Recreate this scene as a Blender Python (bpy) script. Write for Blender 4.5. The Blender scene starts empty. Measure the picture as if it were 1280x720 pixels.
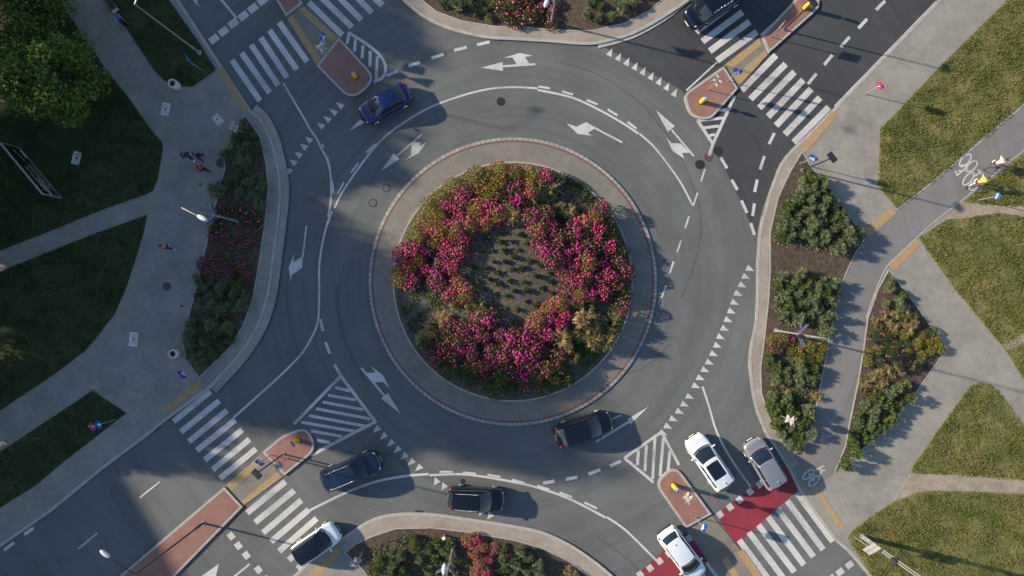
import bpy, bmesh, math, random
import numpy as np
from mathutils import Vector, Matrix
random.seed(7)
rng = np.random.default_rng(11)
S = 16.0                      # survey scale: 16 plan units to the metre, plan origin at (640, 360)
CAM_H = 1280 / S * 24 / 36    # drone height over the junction
scene = bpy.context.scene
COL = scene.collection
R = math.radians

def XY(p):
    return ((p[0] - 640) / S, (360 - p[1]) / S)
def Z(ox, oy, s, pts):
    return [(ox + x / s, oy + y / s) for x, y in pts]
def base_of(px, py, h):
    k = 1 - h / CAM_H
    return (640 + (px - 640) * k, 360 + (py - 360) * k)

# ---------------------------------------------------------------- objects
def tag(o, label=None, cat=None, group=None, kind=None):
    if label: o['label'] = label
    if cat: o['category'] = cat
    if group: o['group'] = group
    if kind: o['kind'] = kind
    return o
def link(name, me, mats=None, parent=None):
    o = bpy.data.objects.new(name, me)
    COL.objects.link(o)
    if mats is not None:
        for m in (mats if isinstance(mats, (list, tuple)) else [mats]):
            me.materials.append(m)
    if parent is not None: o.parent = parent
    return o
def obj(name, bm, mats=None, parent=None, smooth=False):
    me = bpy.data.meshes.new(name)
    bmesh.ops.recalc_face_normals(bm, faces=bm.faces[:])
    bm.to_mesh(me); bm.free()
    if smooth:
        me.shade_smooth()
    return link(name, me, mats, parent)
def empty(name, loc, rz=0, label=None, cat=None, group=None):
    o = bpy.data.objects.new(name, None)
    o.empty_display_size = .3
    COL.objects.link(o)
    o.location = loc; o.rotation_euler = (0, 0, rz)
    return tag(o, label, cat, group)
def copy_tree(o, parent=None):
    c = o.copy(); COL.objects.link(c); c.parent = parent
    for ch in o.children: copy_tree(ch, c)
    return c
def np_mesh(name, verts, faces_len, loops, mats, parent=None, midx=None, smooth=False):
    me = bpy.data.meshes.new(name)
    nv = len(verts); nf = len(faces_len)
    me.vertices.add(nv); me.vertices.foreach_set('co', np.asarray(verts, np.float32).ravel())
    me.loops.add(len(loops)); me.loops.foreach_set('vertex_index', np.asarray(loops, np.int32))
    me.polygons.add(nf)
    st = np.concatenate([[0], np.cumsum(faces_len)[:-1]]).astype(np.int32)
    me.polygons.foreach_set('loop_start', st)
    if midx is not None: me.polygons.foreach_set('material_index', np.asarray(midx, np.int32))
    me.update(calc_edges=True); me.validate()
    if smooth: me.shade_smooth()
    return link(name, me, mats, parent)

# ---------------------------------------------------------------- bmesh shapes
def bm_new(): return bmesh.new()
def box(bm, c, d, rz=0, ry=0, rx=0, bev=0):
    M = Matrix.Translation(c) @ Matrix.Rotation(rz, 4, 'Z') @ Matrix.Rotation(ry, 4, 'Y') @ Matrix.Rotation(rx, 4, 'X')
    r = bmesh.ops.create_cube(bm, size=1, matrix=M @ Matrix.Diagonal((d[0], d[1], d[2], 1)))
    if bev:
        es = {e for v in r['verts'] for e in v.link_edges}
        bmesh.ops.bevel(bm, geom=list(es), offset=bev, segments=2, affect='EDGES', profile=.6)
def tube(bm, a, b, r0, r1=None, n=8, cap=True):
    a = Vector(a); b = Vector(b); r1 = r0 if r1 is None else r1
    d = b - a
    M = Matrix.Translation((a + b) / 2) @ d.to_track_quat('Z', 'Y').to_matrix().to_4x4()
    bmesh.ops.create_cone(bm, cap_ends=cap, cap_tris=False, segments=n, radius1=r0, radius2=r1, depth=d.length, matrix=M)
def ball(bm, c, r, sc=(1, 1, 1), u=10, v=8, rz=0):
    M = Matrix.Translation(c) @ Matrix.Rotation(rz, 4, 'Z') @ Matrix.Diagonal((sc[0], sc[1], sc[2], 1))
    bmesh.ops.create_uvsphere(bm, u_segments=u, v_segments=v, radius=r, matrix=M)
def torus(bm, c, R0, r, axis='Y', n=20, m=8, M=None):
    vs = []
    for i in range(n):
        a = 2 * math.pi * i / n; row = []
        for j in range(m):
            b = 2 * math.pi * j / m
            x = (R0 + r * math.cos(b)) * math.cos(a); z = (R0 + r * math.cos(b)) * math.sin(a); y = r * math.sin(b)
            p = Vector((x, y, z)) if axis == 'Y' else Vector((x, z, y))
            p = p + Vector(c)
            row.append(bm.verts.new(M @ p if M else p))
        vs.append(row)
    for i in range(n):
        for j in range(m):
            bm.faces.new((vs[i][j], vs[(i + 1) % n][j], vs[(i + 1) % n][(j + 1) % m], vs[i][(j + 1) % m]))
def prism(bm, poly, z0, z1):
    pts = [XY(p) for p in poly]
    bot = [bm.verts.new((x, y, z0)) for x, y in pts]
    top = [bm.verts.new((x, y, z1)) for x, y in pts]
    bm.faces.new(top); bm.faces.new(list(reversed(bot)))
    n = len(pts)
    for i in range(n):
        j = (i + 1) % n
        bm.faces.new((bot[i], bot[j], top[j], top[i]))
_zc = [0]
def eps(z):
    _zc[0] += 1
    return z + .0002 * (_zc[0] % 19)      # laid coats never share a plane
def flat(bm, poly, z):
    z = eps(z)
    a = sum(poly[i][0] * poly[(i + 1) % len(poly)][1] - poly[(i + 1) % len(poly)][0] * poly[i][1] for i in range(len(poly)))
    if a > 0: poly = poly[::-1]
    f = bm.faces.new([bm.verts.new((*XY(p), z)) for p in poly])
    return f
def smooth_line(pts, k=6):
    out = []
    n = len(pts)
    for i in range(n - 1):
        p0 = pts[max(i - 1, 0)]; p1 = pts[i]; p2 = pts[i + 1]; p3 = pts[min(i + 2, n - 1)]
        for j in range(k):
            t = j / k
            out.append(tuple(.5 * (2 * p1[q] + (p2[q] - p0[q]) * t + (2 * p0[q] - 5 * p1[q] + 4 * p2[q] - p3[q]) * t * t
                       + (3 * p1[q] - p0[q] - 3 * p2[q] + p3[q]) * t ** 3) for q in (0, 1)))
    out.append(tuple(pts[-1]))
    return out
def offs(pts, w):
    L = []; n = len(pts)
    for i in range(n):
        a = pts[max(i - 1, 0)]; b = pts[min(i + 1, n - 1)]
        dx, dy = b[0] - a[0], b[1] - a[1]; l = math.hypot(dx, dy) or 1
        L.append((pts[i][0] - dy / l * w, pts[i][1] + dx / l * w))
    return L
def stripe(bm, pts, w, z, z0=None):
    z = eps(z)
    A = offs(pts, w / 2); B = offs(pts, -w / 2)
    a = [bm.verts.new((*XY(p), z)) for p in A]; b = [bm.verts.new((*XY(p), z)) for p in B]
    for i in range(len(pts) - 1):
        bm.faces.new((a[i], a[i + 1], b[i + 1], b[i]))
    if z0 is not None:
        c = [bm.verts.new((*XY(p), z0)) for p in A]; d = [bm.verts.new((*XY(p), z0)) for p in B]
        for i in range(len(pts) - 1):
            bm.faces.new((a[i], a[i + 1], c[i + 1], c[i])); bm.faces.new((b[i], b[i + 1], d[i + 1], d[i]))
        bm.faces.new((a[0], b[0], d[0], c[0])); bm.faces.new((a[-1], b[-1], d[-1], c[-1]))
def annulus(bm, r0, r1, z0, z1, n=180, c=(0, 0), skirt=None):
    A = []; B = []; Cc = []
    for i in range(n):
        t = 2 * math.pi * i / n; cs, sn = math.cos(t), math.sin(t)
        A.append(bm.verts.new((c[0] + r0 * cs, c[1] + r0 * sn, z0))); B.append(bm.verts.new((c[0] + r1 * cs, c[1] + r1 * sn, z1)))
        if skirt is not None: Cc.append(bm.verts.new((c[0] + r1 * cs, c[1] + r1 * sn, skirt)))
    for i in range(n):
        j = (i + 1) % n
        bm.faces.new((A[i], B[i], B[j], A[j]))
        if skirt is not None: bm.faces.new((B[i], Cc[i], Cc[j], B[j]))
def inside(poly, p):
    x, y = p; c = False; j = len(poly) - 1
    for i in range(len(poly)):
        xi, yi = poly[i]; xj, yj = poly[j]
        if (yi > y) != (yj > y) and x < (xj - xi) * (y - yi) / (yj - yi) + xi: c = not c
        j = i
    return c
def inside_np(poly, X, Y):
    c = np.zeros(len(X), bool); j = len(poly) - 1
    for i in range(len(poly)):
        xi, yi = poly[i]; xj, yj = poly[j]
        if yi != yj:
            m = ((yi > Y) != (yj > Y)) & (X < (xj - xi) * (Y - yi) / (yj - yi) + xi)
            c ^= m
        j = i
    return c

# ---------------------------------------------------------------- materials
def _m(name):
    m = bpy.data.materials.new(name); m.use_nodes = True
    nt = m.node_tree; b = nt.nodes['Principled BSDF']
    return m, nt, b
def nd(nt, t, **kw):
    n = nt.nodes.new(t)
    for k, v in kw.items():
        if k.startswith('i_'): n.inputs[k[2:].replace('_', ' ')].default_value = v
        else: setattr(n, k, v)
    return n
def ramp(nt, stops):
    r = nt.nodes.new('ShaderNodeValToRGB'); e = r.color_ramp.elements
    while len(e) < len(stops): e.new(.5)
    for q, (p, c) in zip(e, stops): q.position = p; q.color = (*c, 1)
    return r
def plain(name, c, rough=.5, metal=0, coat=0, spec=.5, emit=None):
    m, nt, b = _m(name)
    b.inputs['Base Color'].default_value = (*c, 1); b.inputs['Roughness'].default_value = rough
    b.inputs['Metallic'].default_value = metal; b.inputs['Coat Weight'].default_value = coat
    b.inputs['Coat Roughness'].default_value = .04
    b.inputs['Specular IOR Level'].default_value = spec
    # faint soil so nothing is perfectly uniform
    g = nd(nt, 'ShaderNodeNewGeometry'); n = nd(nt, 'ShaderNodeTexNoise', i_Scale=3.0, i_Detail=6.0)
    nt.links.new(g.outputs['Position'], n.inputs['Vector'])
    rr = ramp(nt, [(.3, tuple(x * .86 for x in c)), (.7, tuple(min(1, x * 1.08) for x in c))])
    nt.links.new(n.outputs['Fac'], rr.inputs['Fac']); nt.links.new(rr.outputs['Color'], b.inputs['Base Color'])
    return m
def ground_mat(name, stops, scale=1.0, fine=None, rough=.9, bump=0., bscale=20, fine_amt=.35, spec=.3):
    m, nt, b = _m(name)
    g = nd(nt, 'ShaderNodeNewGeometry')
    n1 = nd(nt, 'ShaderNodeTexNoise', i_Scale=scale, i_Detail=8.0, i_Roughness=.62)
    nt.links.new(g.outputs['Position'], n1.inputs['Vector'])
    r = ramp(nt, stops); nt.links.new(n1.outputs['Fac'], r.inputs['Fac'])
    col = r.outputs['Color']
    if fine:
        n2 = nd(nt, 'ShaderNodeTexNoise', i_Scale=fine, i_Detail=4.0)
        nt.links.new(g.outputs['Position'], n2.inputs['Vector'])
        mr = nd(nt, 'ShaderNodeMapRange'); mr.inputs['From Min'].default_value = .3; mr.inputs['From Max'].default_value = .7
        mr.inputs['To Min'].default_value = 1 - fine_amt; mr.inputs['To Max'].default_value = 1 + fine_amt
        nt.links.new(n2.outputs['Fac'], mr.inputs['Value'])
        mx = nd(nt, 'ShaderNodeVectorMath', operation='SCALE')
        nt.links.new(col, mx.inputs[0]); nt.links.new(mr.outputs['Result'], mx.inputs['Scale'])
        col = mx.outputs['Vector']
    nt.links.new(col, b.inputs['Base Color'])
    b.inputs['Roughness'].default_value = rough; b.inputs['Specular IOR Level'].default_value = spec
    if bump:
        n3 = nd(nt, 'ShaderNodeTexNoise', i_Scale=bscale, i_Detail=5.0)
        nt.links.new(g.outputs['Position'], n3.inputs['Vector'])
        bp = nd(nt, 'ShaderNodeBump', i_Strength=.6, i_Distance=bump)
        nt.links.new(n3.outputs['Fac'], bp.inputs['Height']); nt.links.new(bp.outputs['Normal'], b.inputs['Normal'])
    return m
def asphalt_mat(name, c, streak=.11):
    m, nt, b = _m(name); L = nt.links
    g = nd(nt, 'ShaderNodeNewGeometry'); sep = nd(nt, 'ShaderNodeSeparateXYZ')
    L.new(g.outputs['Position'], sep.inputs[0])
    def math_(op, a, bb=None):
        n = nd(nt, 'ShaderNodeMath', operation=op)
        for i, v in enumerate((a, bb)):
            if v is None: continue
            if isinstance(v, (int, float)): n.inputs[i].default_value = v
            else: L.new(v, n.inputs[i])
        return n.outputs[0]
    x = math_('SUBTRACT', sep.outputs[0], .06); y = math_('SUBTRACT', sep.outputs[1], .5)
    rad = math_('SQRT', math_('ADD', math_('MULTIPLY', x, x), math_('MULTIPLY', y, y)))
    ang = math_('ARCTAN2', y, x)
    comb = nd(nt, 'ShaderNodeCombineXYZ'); L.new(rad, comb.inputs[0]); L.new(math_('MULTIPLY', ang, 1.1), comb.inputs[1])
    nS = nd(nt, 'ShaderNodeTexNoise', i_Scale=1.15, i_Detail=7.0, i_Roughness=.6); L.new(comb.outputs[0], nS.inputs['Vector'])
    nL = nd(nt, 'ShaderNodeTexNoise', i_Scale=.16, i_Detail=6.0, i_Roughness=.65); L.new(g.outputs['Position'], nL.inputs['Vector'])
    nF = nd(nt, 'ShaderNodeTexNoise', i_Scale=14.0, i_Detail=6.0, i_Roughness=.8); L.new(g.outputs['Position'], nF.inputs['Vector'])
    def rng_(n, lo, hi, a=.3, bb=.7):
        q = nd(nt, 'ShaderNodeMapRange'); q.inputs['From Min'].default_value = a; q.inputs['From Max'].default_value = bb
        q.inputs['To Min'].default_value = lo; q.inputs['To Max'].default_value = hi
        L.new(n.outputs['Fac'], q.inputs['Value']); return q.outputs['Result']
    f = math_('MULTIPLY', math_('MULTIPLY', rng_(nS, 1 - streak, 1 + streak), rng_(nL, .84, 1.15)), rng_(nF, .86, 1.14))
    # narrow dark tyre scuffs that follow the ring
    nT = nd(nt, 'ShaderNodeTexNoise', i_Scale=2.6, i_Detail=2.0)
    comb2 = nd(nt, 'ShaderNodeCombineXYZ'); L.new(rad, comb2.inputs[0]); L.new(math_('MULTIPLY', ang, .35), comb2.inputs[1]); comb2.inputs[2].default_value = 4.0
    L.new(comb2.outputs[0], nT.inputs['Vector'])
    f = math_('MULTIPLY', f, rng_(nT, .90, 1.0, .33, .43))
    v = nd(nt, 'ShaderNodeVectorMath', operation='SCALE'); v.inputs[0].default_value = c; L.new(f, v.inputs['Scale'])
    L.new(v.outputs['Vector'], b.inputs['Base Color'])
    b.inputs['Roughness'].default_value = .85; b.inputs['Specular IOR Level'].default_value = .3
    bp = nd(nt, 'ShaderNodeBump', i_Strength=.35, i_Distance=.01)
    nB = nd(nt, 'ShaderNodeTexNoise', i_Scale=60.0, i_Detail=3.0); L.new(g.outputs['Position'], nB.inputs['Vector'])
    L.new(nB.outputs['Fac'], bp.inputs['Height']); L.new(bp.outputs['Normal'], b.inputs['Normal'])
    return m
def paver_mat(name, c1, c2, mortar, w=.4, h=.2, rot=0., polar=False, msize=.02):
    m, nt, b = _m(name); L = nt.links
    g = nd(nt, 'ShaderNodeNewGeometry')
    mp = nd(nt, 'ShaderNodeMapping'); mp.inputs['Rotation'].default_value = (0, 0, rot)
    L.new(g.outputs['Position'], mp.inputs['Vector']); vec = mp.outputs['Vector']
    if polar:
        mp.inputs['Location'].default_value = (-.06, -.5, 0)
        sep = nd(nt, 'ShaderNodeSeparateXYZ'); L.new(vec, sep.inputs[0])
        at = nd(nt, 'ShaderNodeMath', operation='ARCTAN2'); L.new(sep.outputs[1], at.inputs[0]); L.new(sep.outputs[0], at.inputs[1])
        ml = nd(nt, 'ShaderNodeMath', operation='MULTIPLY'); L.new(at.outputs[0], ml.inputs[0]); ml.inputs[1].default_value = polar
        ln = nd(nt, 'ShaderNodeVectorMath', operation='LENGTH'); L.new(vec, ln.inputs[0])
        cb = nd(nt, 'ShaderNodeCombineXYZ'); L.new(ml.outputs[0], cb.inputs[0]); L.new(ln.outputs['Value'], cb.inputs[1]); vec = cb.outputs[0]
    br = nd(nt, 'ShaderNodeTexBrick'); L.new(vec, br.inputs['Vector'])
    br.inputs['Color1'].default_value = (*c1, 1); br.inputs['Color2'].default_value = (*c2, 1); br.inputs['Mortar'].default_value = (*mortar, 1)
    br.inputs['Scale'].default_value = 1; br.inputs['Brick Width'].default_value = w; br.inputs['Row Height'].default_value = h
    br.inputs['Mortar Size'].default_value = msize; br.inputs['Mortar Smooth'].default_value = .3
    n = nd(nt, 'ShaderNodeTexNoise', i_Scale=.45, i_Detail=8.0, i_Roughness=.68); L.new(g.outputs['Position'], n.inputs['Vector'])
    q = nd(nt, 'ShaderNodeMapRange'); q.inputs['From Min'].default_value = .3; q.inputs['From Max'].default_value = .7
    q.inputs['To Min'].default_value = .76; q.inputs['To Max'].default_value = 1.15; L.new(n.outputs['Fac'], q.inputs['Value'])
    v = nd(nt, 'ShaderNodeVectorMath', operation='SCALE'); L.new(br.outputs['Color'], v.inputs[0]); L.new(q.outputs['Result'], v.inputs['Scale'])
    L.new(v.outputs['Vector'], b.inputs['Base Color'])
    b.inputs['Roughness'].default_value = .88; b.inputs['Specular IOR Level'].default_value = .3
    return m
def leaf_mat(name, stops, transl=.25, rough=.55, big=None):
    m, nt, b = _m(name); L = nt.links
    g = nd(nt, 'ShaderNodeNewGeometry')
    r = ramp(nt, stops)
    fac = g.outputs['Random Per Island']
    if big:
        n = nd(nt, 'ShaderNodeTexNoise', i_Scale=big, i_Detail=5.0); L.new(g.outputs['Position'], n.inputs['Vector'])
        q = nd(nt, 'ShaderNodeMapRange'); q.inputs['From Min'].default_value = .3; q.inputs['From Max'].default_value = .7
        L.new(n.outputs['Fac'], q.inputs['Value'])
        mx = nd(nt, 'ShaderNodeMix'); mx.inputs['Factor'].default_value = .6
        L.new(fac, mx.inputs[2]); L.new(q.outputs['Result'], mx.inputs[3]); fac = mx.outputs[0]
    L.new(fac, r.inputs['Fac']); L.new(r.outputs['Color'], b.inputs['Base Color'])
    b.inputs['Roughness'].default_value = rough; b.inputs['Specular IOR Level'].default_value = .3
    if transl:
        t = nd(nt, 'ShaderNodeBsdfTranslucent'); L.new(r.outputs['Color'], t.inputs['Color'])
        ms = nd(nt, 'ShaderNodeMixShader'); ms.inputs[0].default_value = transl
        L.new(b.outputs[0], ms.inputs[1]); L.new(t.outputs[0], ms.inputs[2])
        L.new(ms.outputs[0], nt.nodes['Material Output'].inputs['Surface'])
    return m
def paint_mat(name, c, under, amount=0.):
    m, nt, b = _m(name); L = nt.links
    g = nd(nt, 'ShaderNodeNewGeometry'); n = nd(nt, 'ShaderNodeTexNoise', i_Scale=5.0, i_Detail=10.0, i_Roughness=.75)
    L.new(g.outputs['Position'], n.inputs['Vector'])
    n2 = nd(nt, 'ShaderNodeTexNoise', i_Scale=.35, i_Detail=3.0); L.new(g.outputs['Position'], n2.inputs['Vector'])
    ad = nd(nt, 'ShaderNodeMath', operation='ADD'); L.new(n.outputs['Fac'], ad.inputs[0]); L.new(n2.outputs['Fac'], ad.inputs[1])
    hv = nd(nt, 'ShaderNodeMath', operation='MULTIPLY'); L.new(ad.outputs[0], hv.inputs[0]); hv.inputs[1].default_value = .5
    r = ramp(nt, [(.34 + amount, under), (.47 + amount, tuple(x * .80 for x in c)), (.6 + amount, c)])
    L.new(hv.outputs[0], r.inputs['Fac']); L.new(r.outputs['Color'], b.inputs['Base Color'])
    b.inputs['Roughness'].default_value = .7
    return m

M = {}
M['asphalt'] = asphalt_mat('worn_asphalt', (.112, .121, .123))
M['asphalt_new'] = asphalt_mat('new_asphalt', (.050, .055, .061), .1)
M['pave'] = paver_mat('pavement_slabs', (.272, .262, .235), (.238, .229, .207), (.212, .204, .184), .3, .15, R(37), msize=.012)
M['kerbpave'] = paver_mat('kerb_pavers', (.33, .29, .25), (.29, .255, .22), (.24, .215, .185), .3, .15, R(20), msize=.012)
M['kerb'] = ground_mat('kerb_stone', [(.3, (.29, .28, .26)), (.7, (.40, .385, .36))], 2, 30, .85)
M['bike'] = asphalt_mat('cycle_path_asphalt', (.175, .172, .17), .05)
M['brickred'] = paver_mat('red_pavers', (.29, .155, .125), (.25, .135, .11), (.2, .115, .095), .2, .1, R(50), msize=.01)
M['crossing'] = paver_mat('crossing_slabs', (.22, .205, .175), (.19, .178, .152), (.16, .15, .13), .2, .1, R(50), msize=.01)
M['tactile'] = ground_mat('tactile_yellow', [(.3, (.30, .205, .10)), (.7, (.38, .275, .15))], 3, 40, .85)
M['redpaint'] = paint_mat('red_cycle_paint', (.25, .026, .042), (.14, .04, .045))
M['white'] = paint_mat('road_paint_white', (.53, .53, .52), (.22, .22, .22))
M['tyremark'] = asphalt_mat('tyre_marks', (.082, .088, .09), .12)
M['sealed'] = asphalt_mat('patched_asphalt', (.088, .094, .096), .10)
M['white_worn'] = paint_mat('road_paint_worn', (.50, .51, .51), (.15, .156, .158), .045)
M['apron'] = paver_mat('apron_pavers', (.205, .195, .175), (.18, .172, .155), (.145, .138, .125), .3, .2, 0, polar=10.0, msize=.012)
M['ringstone'] = paver_mat('ring_kerb_stones', (.33, .33, .32), (.25, .25, .245), (.17, .17, .168), .42, 3.0, 0, polar=11.2, msize=.045)
M['ringred'] = ground_mat('ring_red_setts', [(.3, (.13, .058, .05)), (.7, (.19, .085, .07))], 4, 20, .85)
M['soil'] = ground_mat('bark_mulch', [(.25, (.035, .026, .02)), (.5, (.075, .056, .044)), (.75, (.14, .105, .08))], 5, 26, .95, .05, 16, .55)
M['soil_island'] = ground_mat('island_soil', [(.25, (.04, .034, .029)), (.5, (.085, .073, .062)), (.75, (.15, .13, .11))], 4, 22, .95, .05, 16, .4)
M['lawn_w'] = ground_mat('lawn_soil_green', [(.3, (.024, .036, .014)), (.6, (.045, .056, .02)), (.8, (.095, .09, .042))], .5, 9, .95, .04, 12)
M['lawn_e'] = ground_mat('lawn_soil_dry', [(.3, (.095, .10, .034)), (.55, (.15, .145, .05)), (.8, (.25, .22, .11))], .5, 9, .95, .04, 12)
M['dirt'] = ground_mat('trodden_dirt', [(.3, (.22, .185, .14)), (.7, (.34, .29, .225))], 1.2, 18, .95, .02, 14)
M['steel'] = plain('galvanised_steel', (.42, .43, .42), .45, .6)
M['darksteel'] = plain('dark_painted_steel', (.035, .037, .04), .4, .3)
M['lampwhite'] = plain('lamp_housing', (.55, .57, .58), .4)
M['signback'] = plain('sign_back_aluminium', (.36, .36, .355), .55, .1)
M['signblue'] = plain('sign_blue', (.01, .10, .50), .35)
M['signred'] = plain('sign_red', (.62, .02, .04), .35)
M['signwhite'] = plain('sign_white', (.8, .8, .8), .4)
M['signyellow'] = plain('bollard_yellow', (.85, .50, .01), .4)
M['banner'] = plain('banner_cloth_blue', (.03, .028, .2), .7)
M['black'] = plain('black_plastic', (.012, .012, .013), .45)
M['rubber'] = plain('tyre_rubber', (.018, .018, .018), .8)
M['rim'] = plain('alloy_rim', (.5, .5, .52), .3, .8)
M['chrome'] = plain('bright_trim', (.75, .75, .75), .16, 1)
M['carglass'] = plain('car_glass', (.008, .014, .024), .04, 0, 0, .6)
M['headlamp'] = plain('lamp_glass', (.75, .78, .8), .1, .2, 1)
M['taillamp'] = plain('tail_lamp_red', (.45, .01, .012), .15, 0, 1)
M['concrete'] = ground_mat('cast_concrete', [(.3, (.40, .39, .37)), (.7, (.56, .55, .52))], 3, 30, .85)
M['iron'] = ground_mat('cast_iron', [(.3, (.016, .016, .018)), (.7, (.034, .032, .033))], 6, 30, .6)
M['rustiron'] = ground_mat('rusty_iron', [(.3, (.07, .045, .045)), (.7, (.12, .075, .07))], 6, 30, .7)
M['wood'] = ground_mat('bench_wood', [(.3, (.06, .045, .035)), (.7, (.11, .085, .06))], 6, 40, .7)
M['bark'] = ground_mat('tree_bark', [(.3, (.05, .038, .028)), (.7, (.11, .085, .06))], 5, 25, .9, .03, 12)
# ================================================================= the ground plan
CX, CY = 641, 352
def structure(name, bm, mat, parent=None):
    o = obj(name, bm, mat, parent)
    if parent is None: tag(o, kind='structure')
    return o
bm = bm_new(); bmesh.ops.create_grid(bm, x_segments=1, y_segments=1, size=900, matrix=Matrix.Translation((0, 0, -.06)))
structure('ground', bm, M['lawn_w'])
bm = bm_new(); flat(bm, [(-900, -900), (2200, -900), (2200, 1640), (-900, 1640)], 0)
road = structure('road', bm, M['asphalt'])
# newer, darker asphalt of the north-east arm
bm = bm_new()
flat(bm, [(752, 57), (852, 113), (872, 148), (890, 185), (908, 215), (925, 250), (945, 296), (952, 262), (975, 205), (1045, 132), (1107, 67), (1170, 2), (1330, -170), (1120, -170), (940, -80), (840, 14)], .004)
structure('new_asphalt', bm, M['asphalt_new'], road)
# red surface of the cycle crossing
bm = bm_new()
flat(bm, [(894, 643), (982, 581), (999, 611), (921, 681)], .004)
flat(bm, [(750, 757), (857, 665), (886, 700), (800, 780)], .004)
structure('red_surface', bm, M['redpaint'], road)

# seams, sealed strips and tyre marks in the carriageway
bm = bm_new()
for q in ([(692, 77), (740, 90), (790, 120), (815, 145), (838, 175), (858, 212), (872, 250), (876, 290), (868, 330), (852, 372)], [(747, 672), (780, 695), (800, 715), (815, 740)],
          [(690, 445), (745, 470), (800, 462), (838, 430)], [(430, 330), (422, 380), (432, 430), (456, 476)]):
    stripe(bm, smooth_line(q, 6), 1.5, .0015)
structure('tyre_mark', bm, M['tyremark'], road)
ROADEDGE_W = [(90, -200), (220, 0), (277, 88), (311, 140)] + smooth_line([(311, 140), (325, 152), (337, 175), (345, 205), (349, 235), (347, 268), (341, 315), (335, 360), (329, 385), (320, 408), (300, 440), (262, 482)], 4)[1:] + [(207, 522), (185, 540), (125, 585), (62, 637), (0, 680), (-300, 900)]
bm = bm_new(); prism(bm, ROADEDGE_W + [(-900, 900), (-900, -200)], -.05, .12)
structure('pavement', bm, M['pave'])
ROADEDGE_N = [(440, -110), (507, 0)] + smooth_line([(507, 0), (532, 20), (565, 35), (607, 45), (640, 47), (690, 50), (727, 53), (752, 51), (790, 40), (827, 20), (857, 0)], 4)[1:] + [(960, -110)]
bm = bm_new(); prism(bm, ROADEDGE_N + [(960, -400), (440, -400)], -.05, .12)
structure('pavement', bm, M['kerbpave'])
ROADEDGE_S = [(330, 760), (388, 704), (430, 674)] + smooth_line([(430, 674), (460, 655), (482, 647), (507, 644), (545, 645), (595, 652), (640, 659), (677, 667), (710, 682), (740, 702), (762, 720)], 4)[1:] + [(790, 760), (815, 810)]
bm = bm_new(); prism(bm, ROADEDGE_S + [(815, 1000), (250, 1000), (250, 820)], -.05, .12)
structure('pavement', bm, M['kerbpave'])
# concrete corner of the southern pavement
bm = bm_new(); prism(bm, [(388, 706), (430, 677), (433, 690), (456, 715), (470, 760), (335, 762)], .115, .124)
structure('pavement', bm, M['pave'])
ROADEDGE_E = [(1330, -170), (1170, 2), (1107, 67), (1045, 132), (1005, 172)] + smooth_line([(1005, 172), (988, 188), (975, 205), (962, 237), (955, 262), (948, 290), (945, 330), (945, 360), (943, 402), (936, 437), (936, 465), (942, 505), (955, 540), (968, 560), (985, 587)], 4)[1:] + [(997, 612), (1042, 675), (1060, 690), (1087, 722), (1160, 830)]
bm = bm_new(); prism(bm, ROADEDGE_E[::1] + [(2100, 830), (2100, -170)], -.05, .12)
structure('pavement', bm, M['pave'])

# pale paved kerb bands next to the ring road
def band(pts, w, mat, z=.126, name='kerb'):
    b = bm_new(); stripe(b, offs(pts, -w / 2), w, z, .0); structure(name, b, mat)
band(ROADEDGE_W, 3.6, M['kerb'], .128)
band(ROADEDGE_N, -3.6, M['kerb'], .128)
band(ROADEDGE_S, 3.6, M['kerb'], .128)
band(ROADEDGE_E, 3.6, M['kerb'], .128)
EB = [p for p in ROADEDGE_E if 176 < p[1] < 600]
b = bm_new(); stripe(b, offs(EB, -9.5), 11, .1245); structure('kerb', b, M['kerbpave'])
WB = [p for p in ROADEDGE_W if 140 < p[1] < 483]
b = bm_new(); stripe(b, offs(WB, -8.5), 9, .1245); structure('kerb', b, M['kerbpave'])
# second low kerb line in front of the northern bed
b = bm_new(); stripe(b, smooth_line([(748, 58), (790, 46), (830, 24), (858, 2), (884, -20), (960, -90)], 4), 5, .05, 0); structure('kerb', b, M['kerb'])

# cycle path through the eastern beds
BIKE = [(988, 577), (1012, 541), (1020, 510), (1030, 460), (1037, 420), (1050, 358), (1067, 320), (1080, 297), (1096, 279), (1120, 262), (1140, 247), (1180, 215), (1222, 179), (1280, 130), (1400, 28),
        (1400, 92), (1280, 187), (1200, 252), (1172, 273), (1145, 297), (1125, 316), (1108, 333), (1095, 360), (1082, 397), (1077, 435), (1070, 477), (1057, 540), (1054, 558), (1041, 592), (1022, 604), (1010, 612), (1001, 601)]
b = bm_new(); prism(b, BIKE, .10, .126); bike = structure('cycle_path', b, M['bike'])
b = bm_new()
for seg in ([(1082, 397), (1095, 360), (1108, 333), (1125, 316), (1145, 297), (1172, 273), (1200, 252), (1280, 187), (1400, 92)], [(1120, 262), (1140, 247), (1180, 215), (1222, 179), (1280, 130), (1400, 28)]):
    stripe(b, smooth_line(seg, 3), 1.6, .134, .12)
structure('kerb', b, M['kerb'])
# tactile warning strips
TACT = {'W': [[(271, 88), (279, 85), (312, 137), (305, 141)], [(250, 474), (255, 481), (208, 518), (202, 511)]],
        'S': [[(383, 722), (399, 722), (428, 689), (420, 682)]],
        'E': [[(1078, 289), (1085, 297), (1120, 266), (1112, 258)], [(1109, 331), (1116, 339), (1150, 305), (1144, 298)], [(1040, 139), (1047, 144), (1005, 192), (997, 186)], [(1014, 611), (1020, 607), (1056, 659), (1048, 660)]]}
b = bm_new()
for k in TACT:
    for q in TACT[k]: flat(b, q, .131)
structure('tactile_paving', b, M['tactile'])

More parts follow.
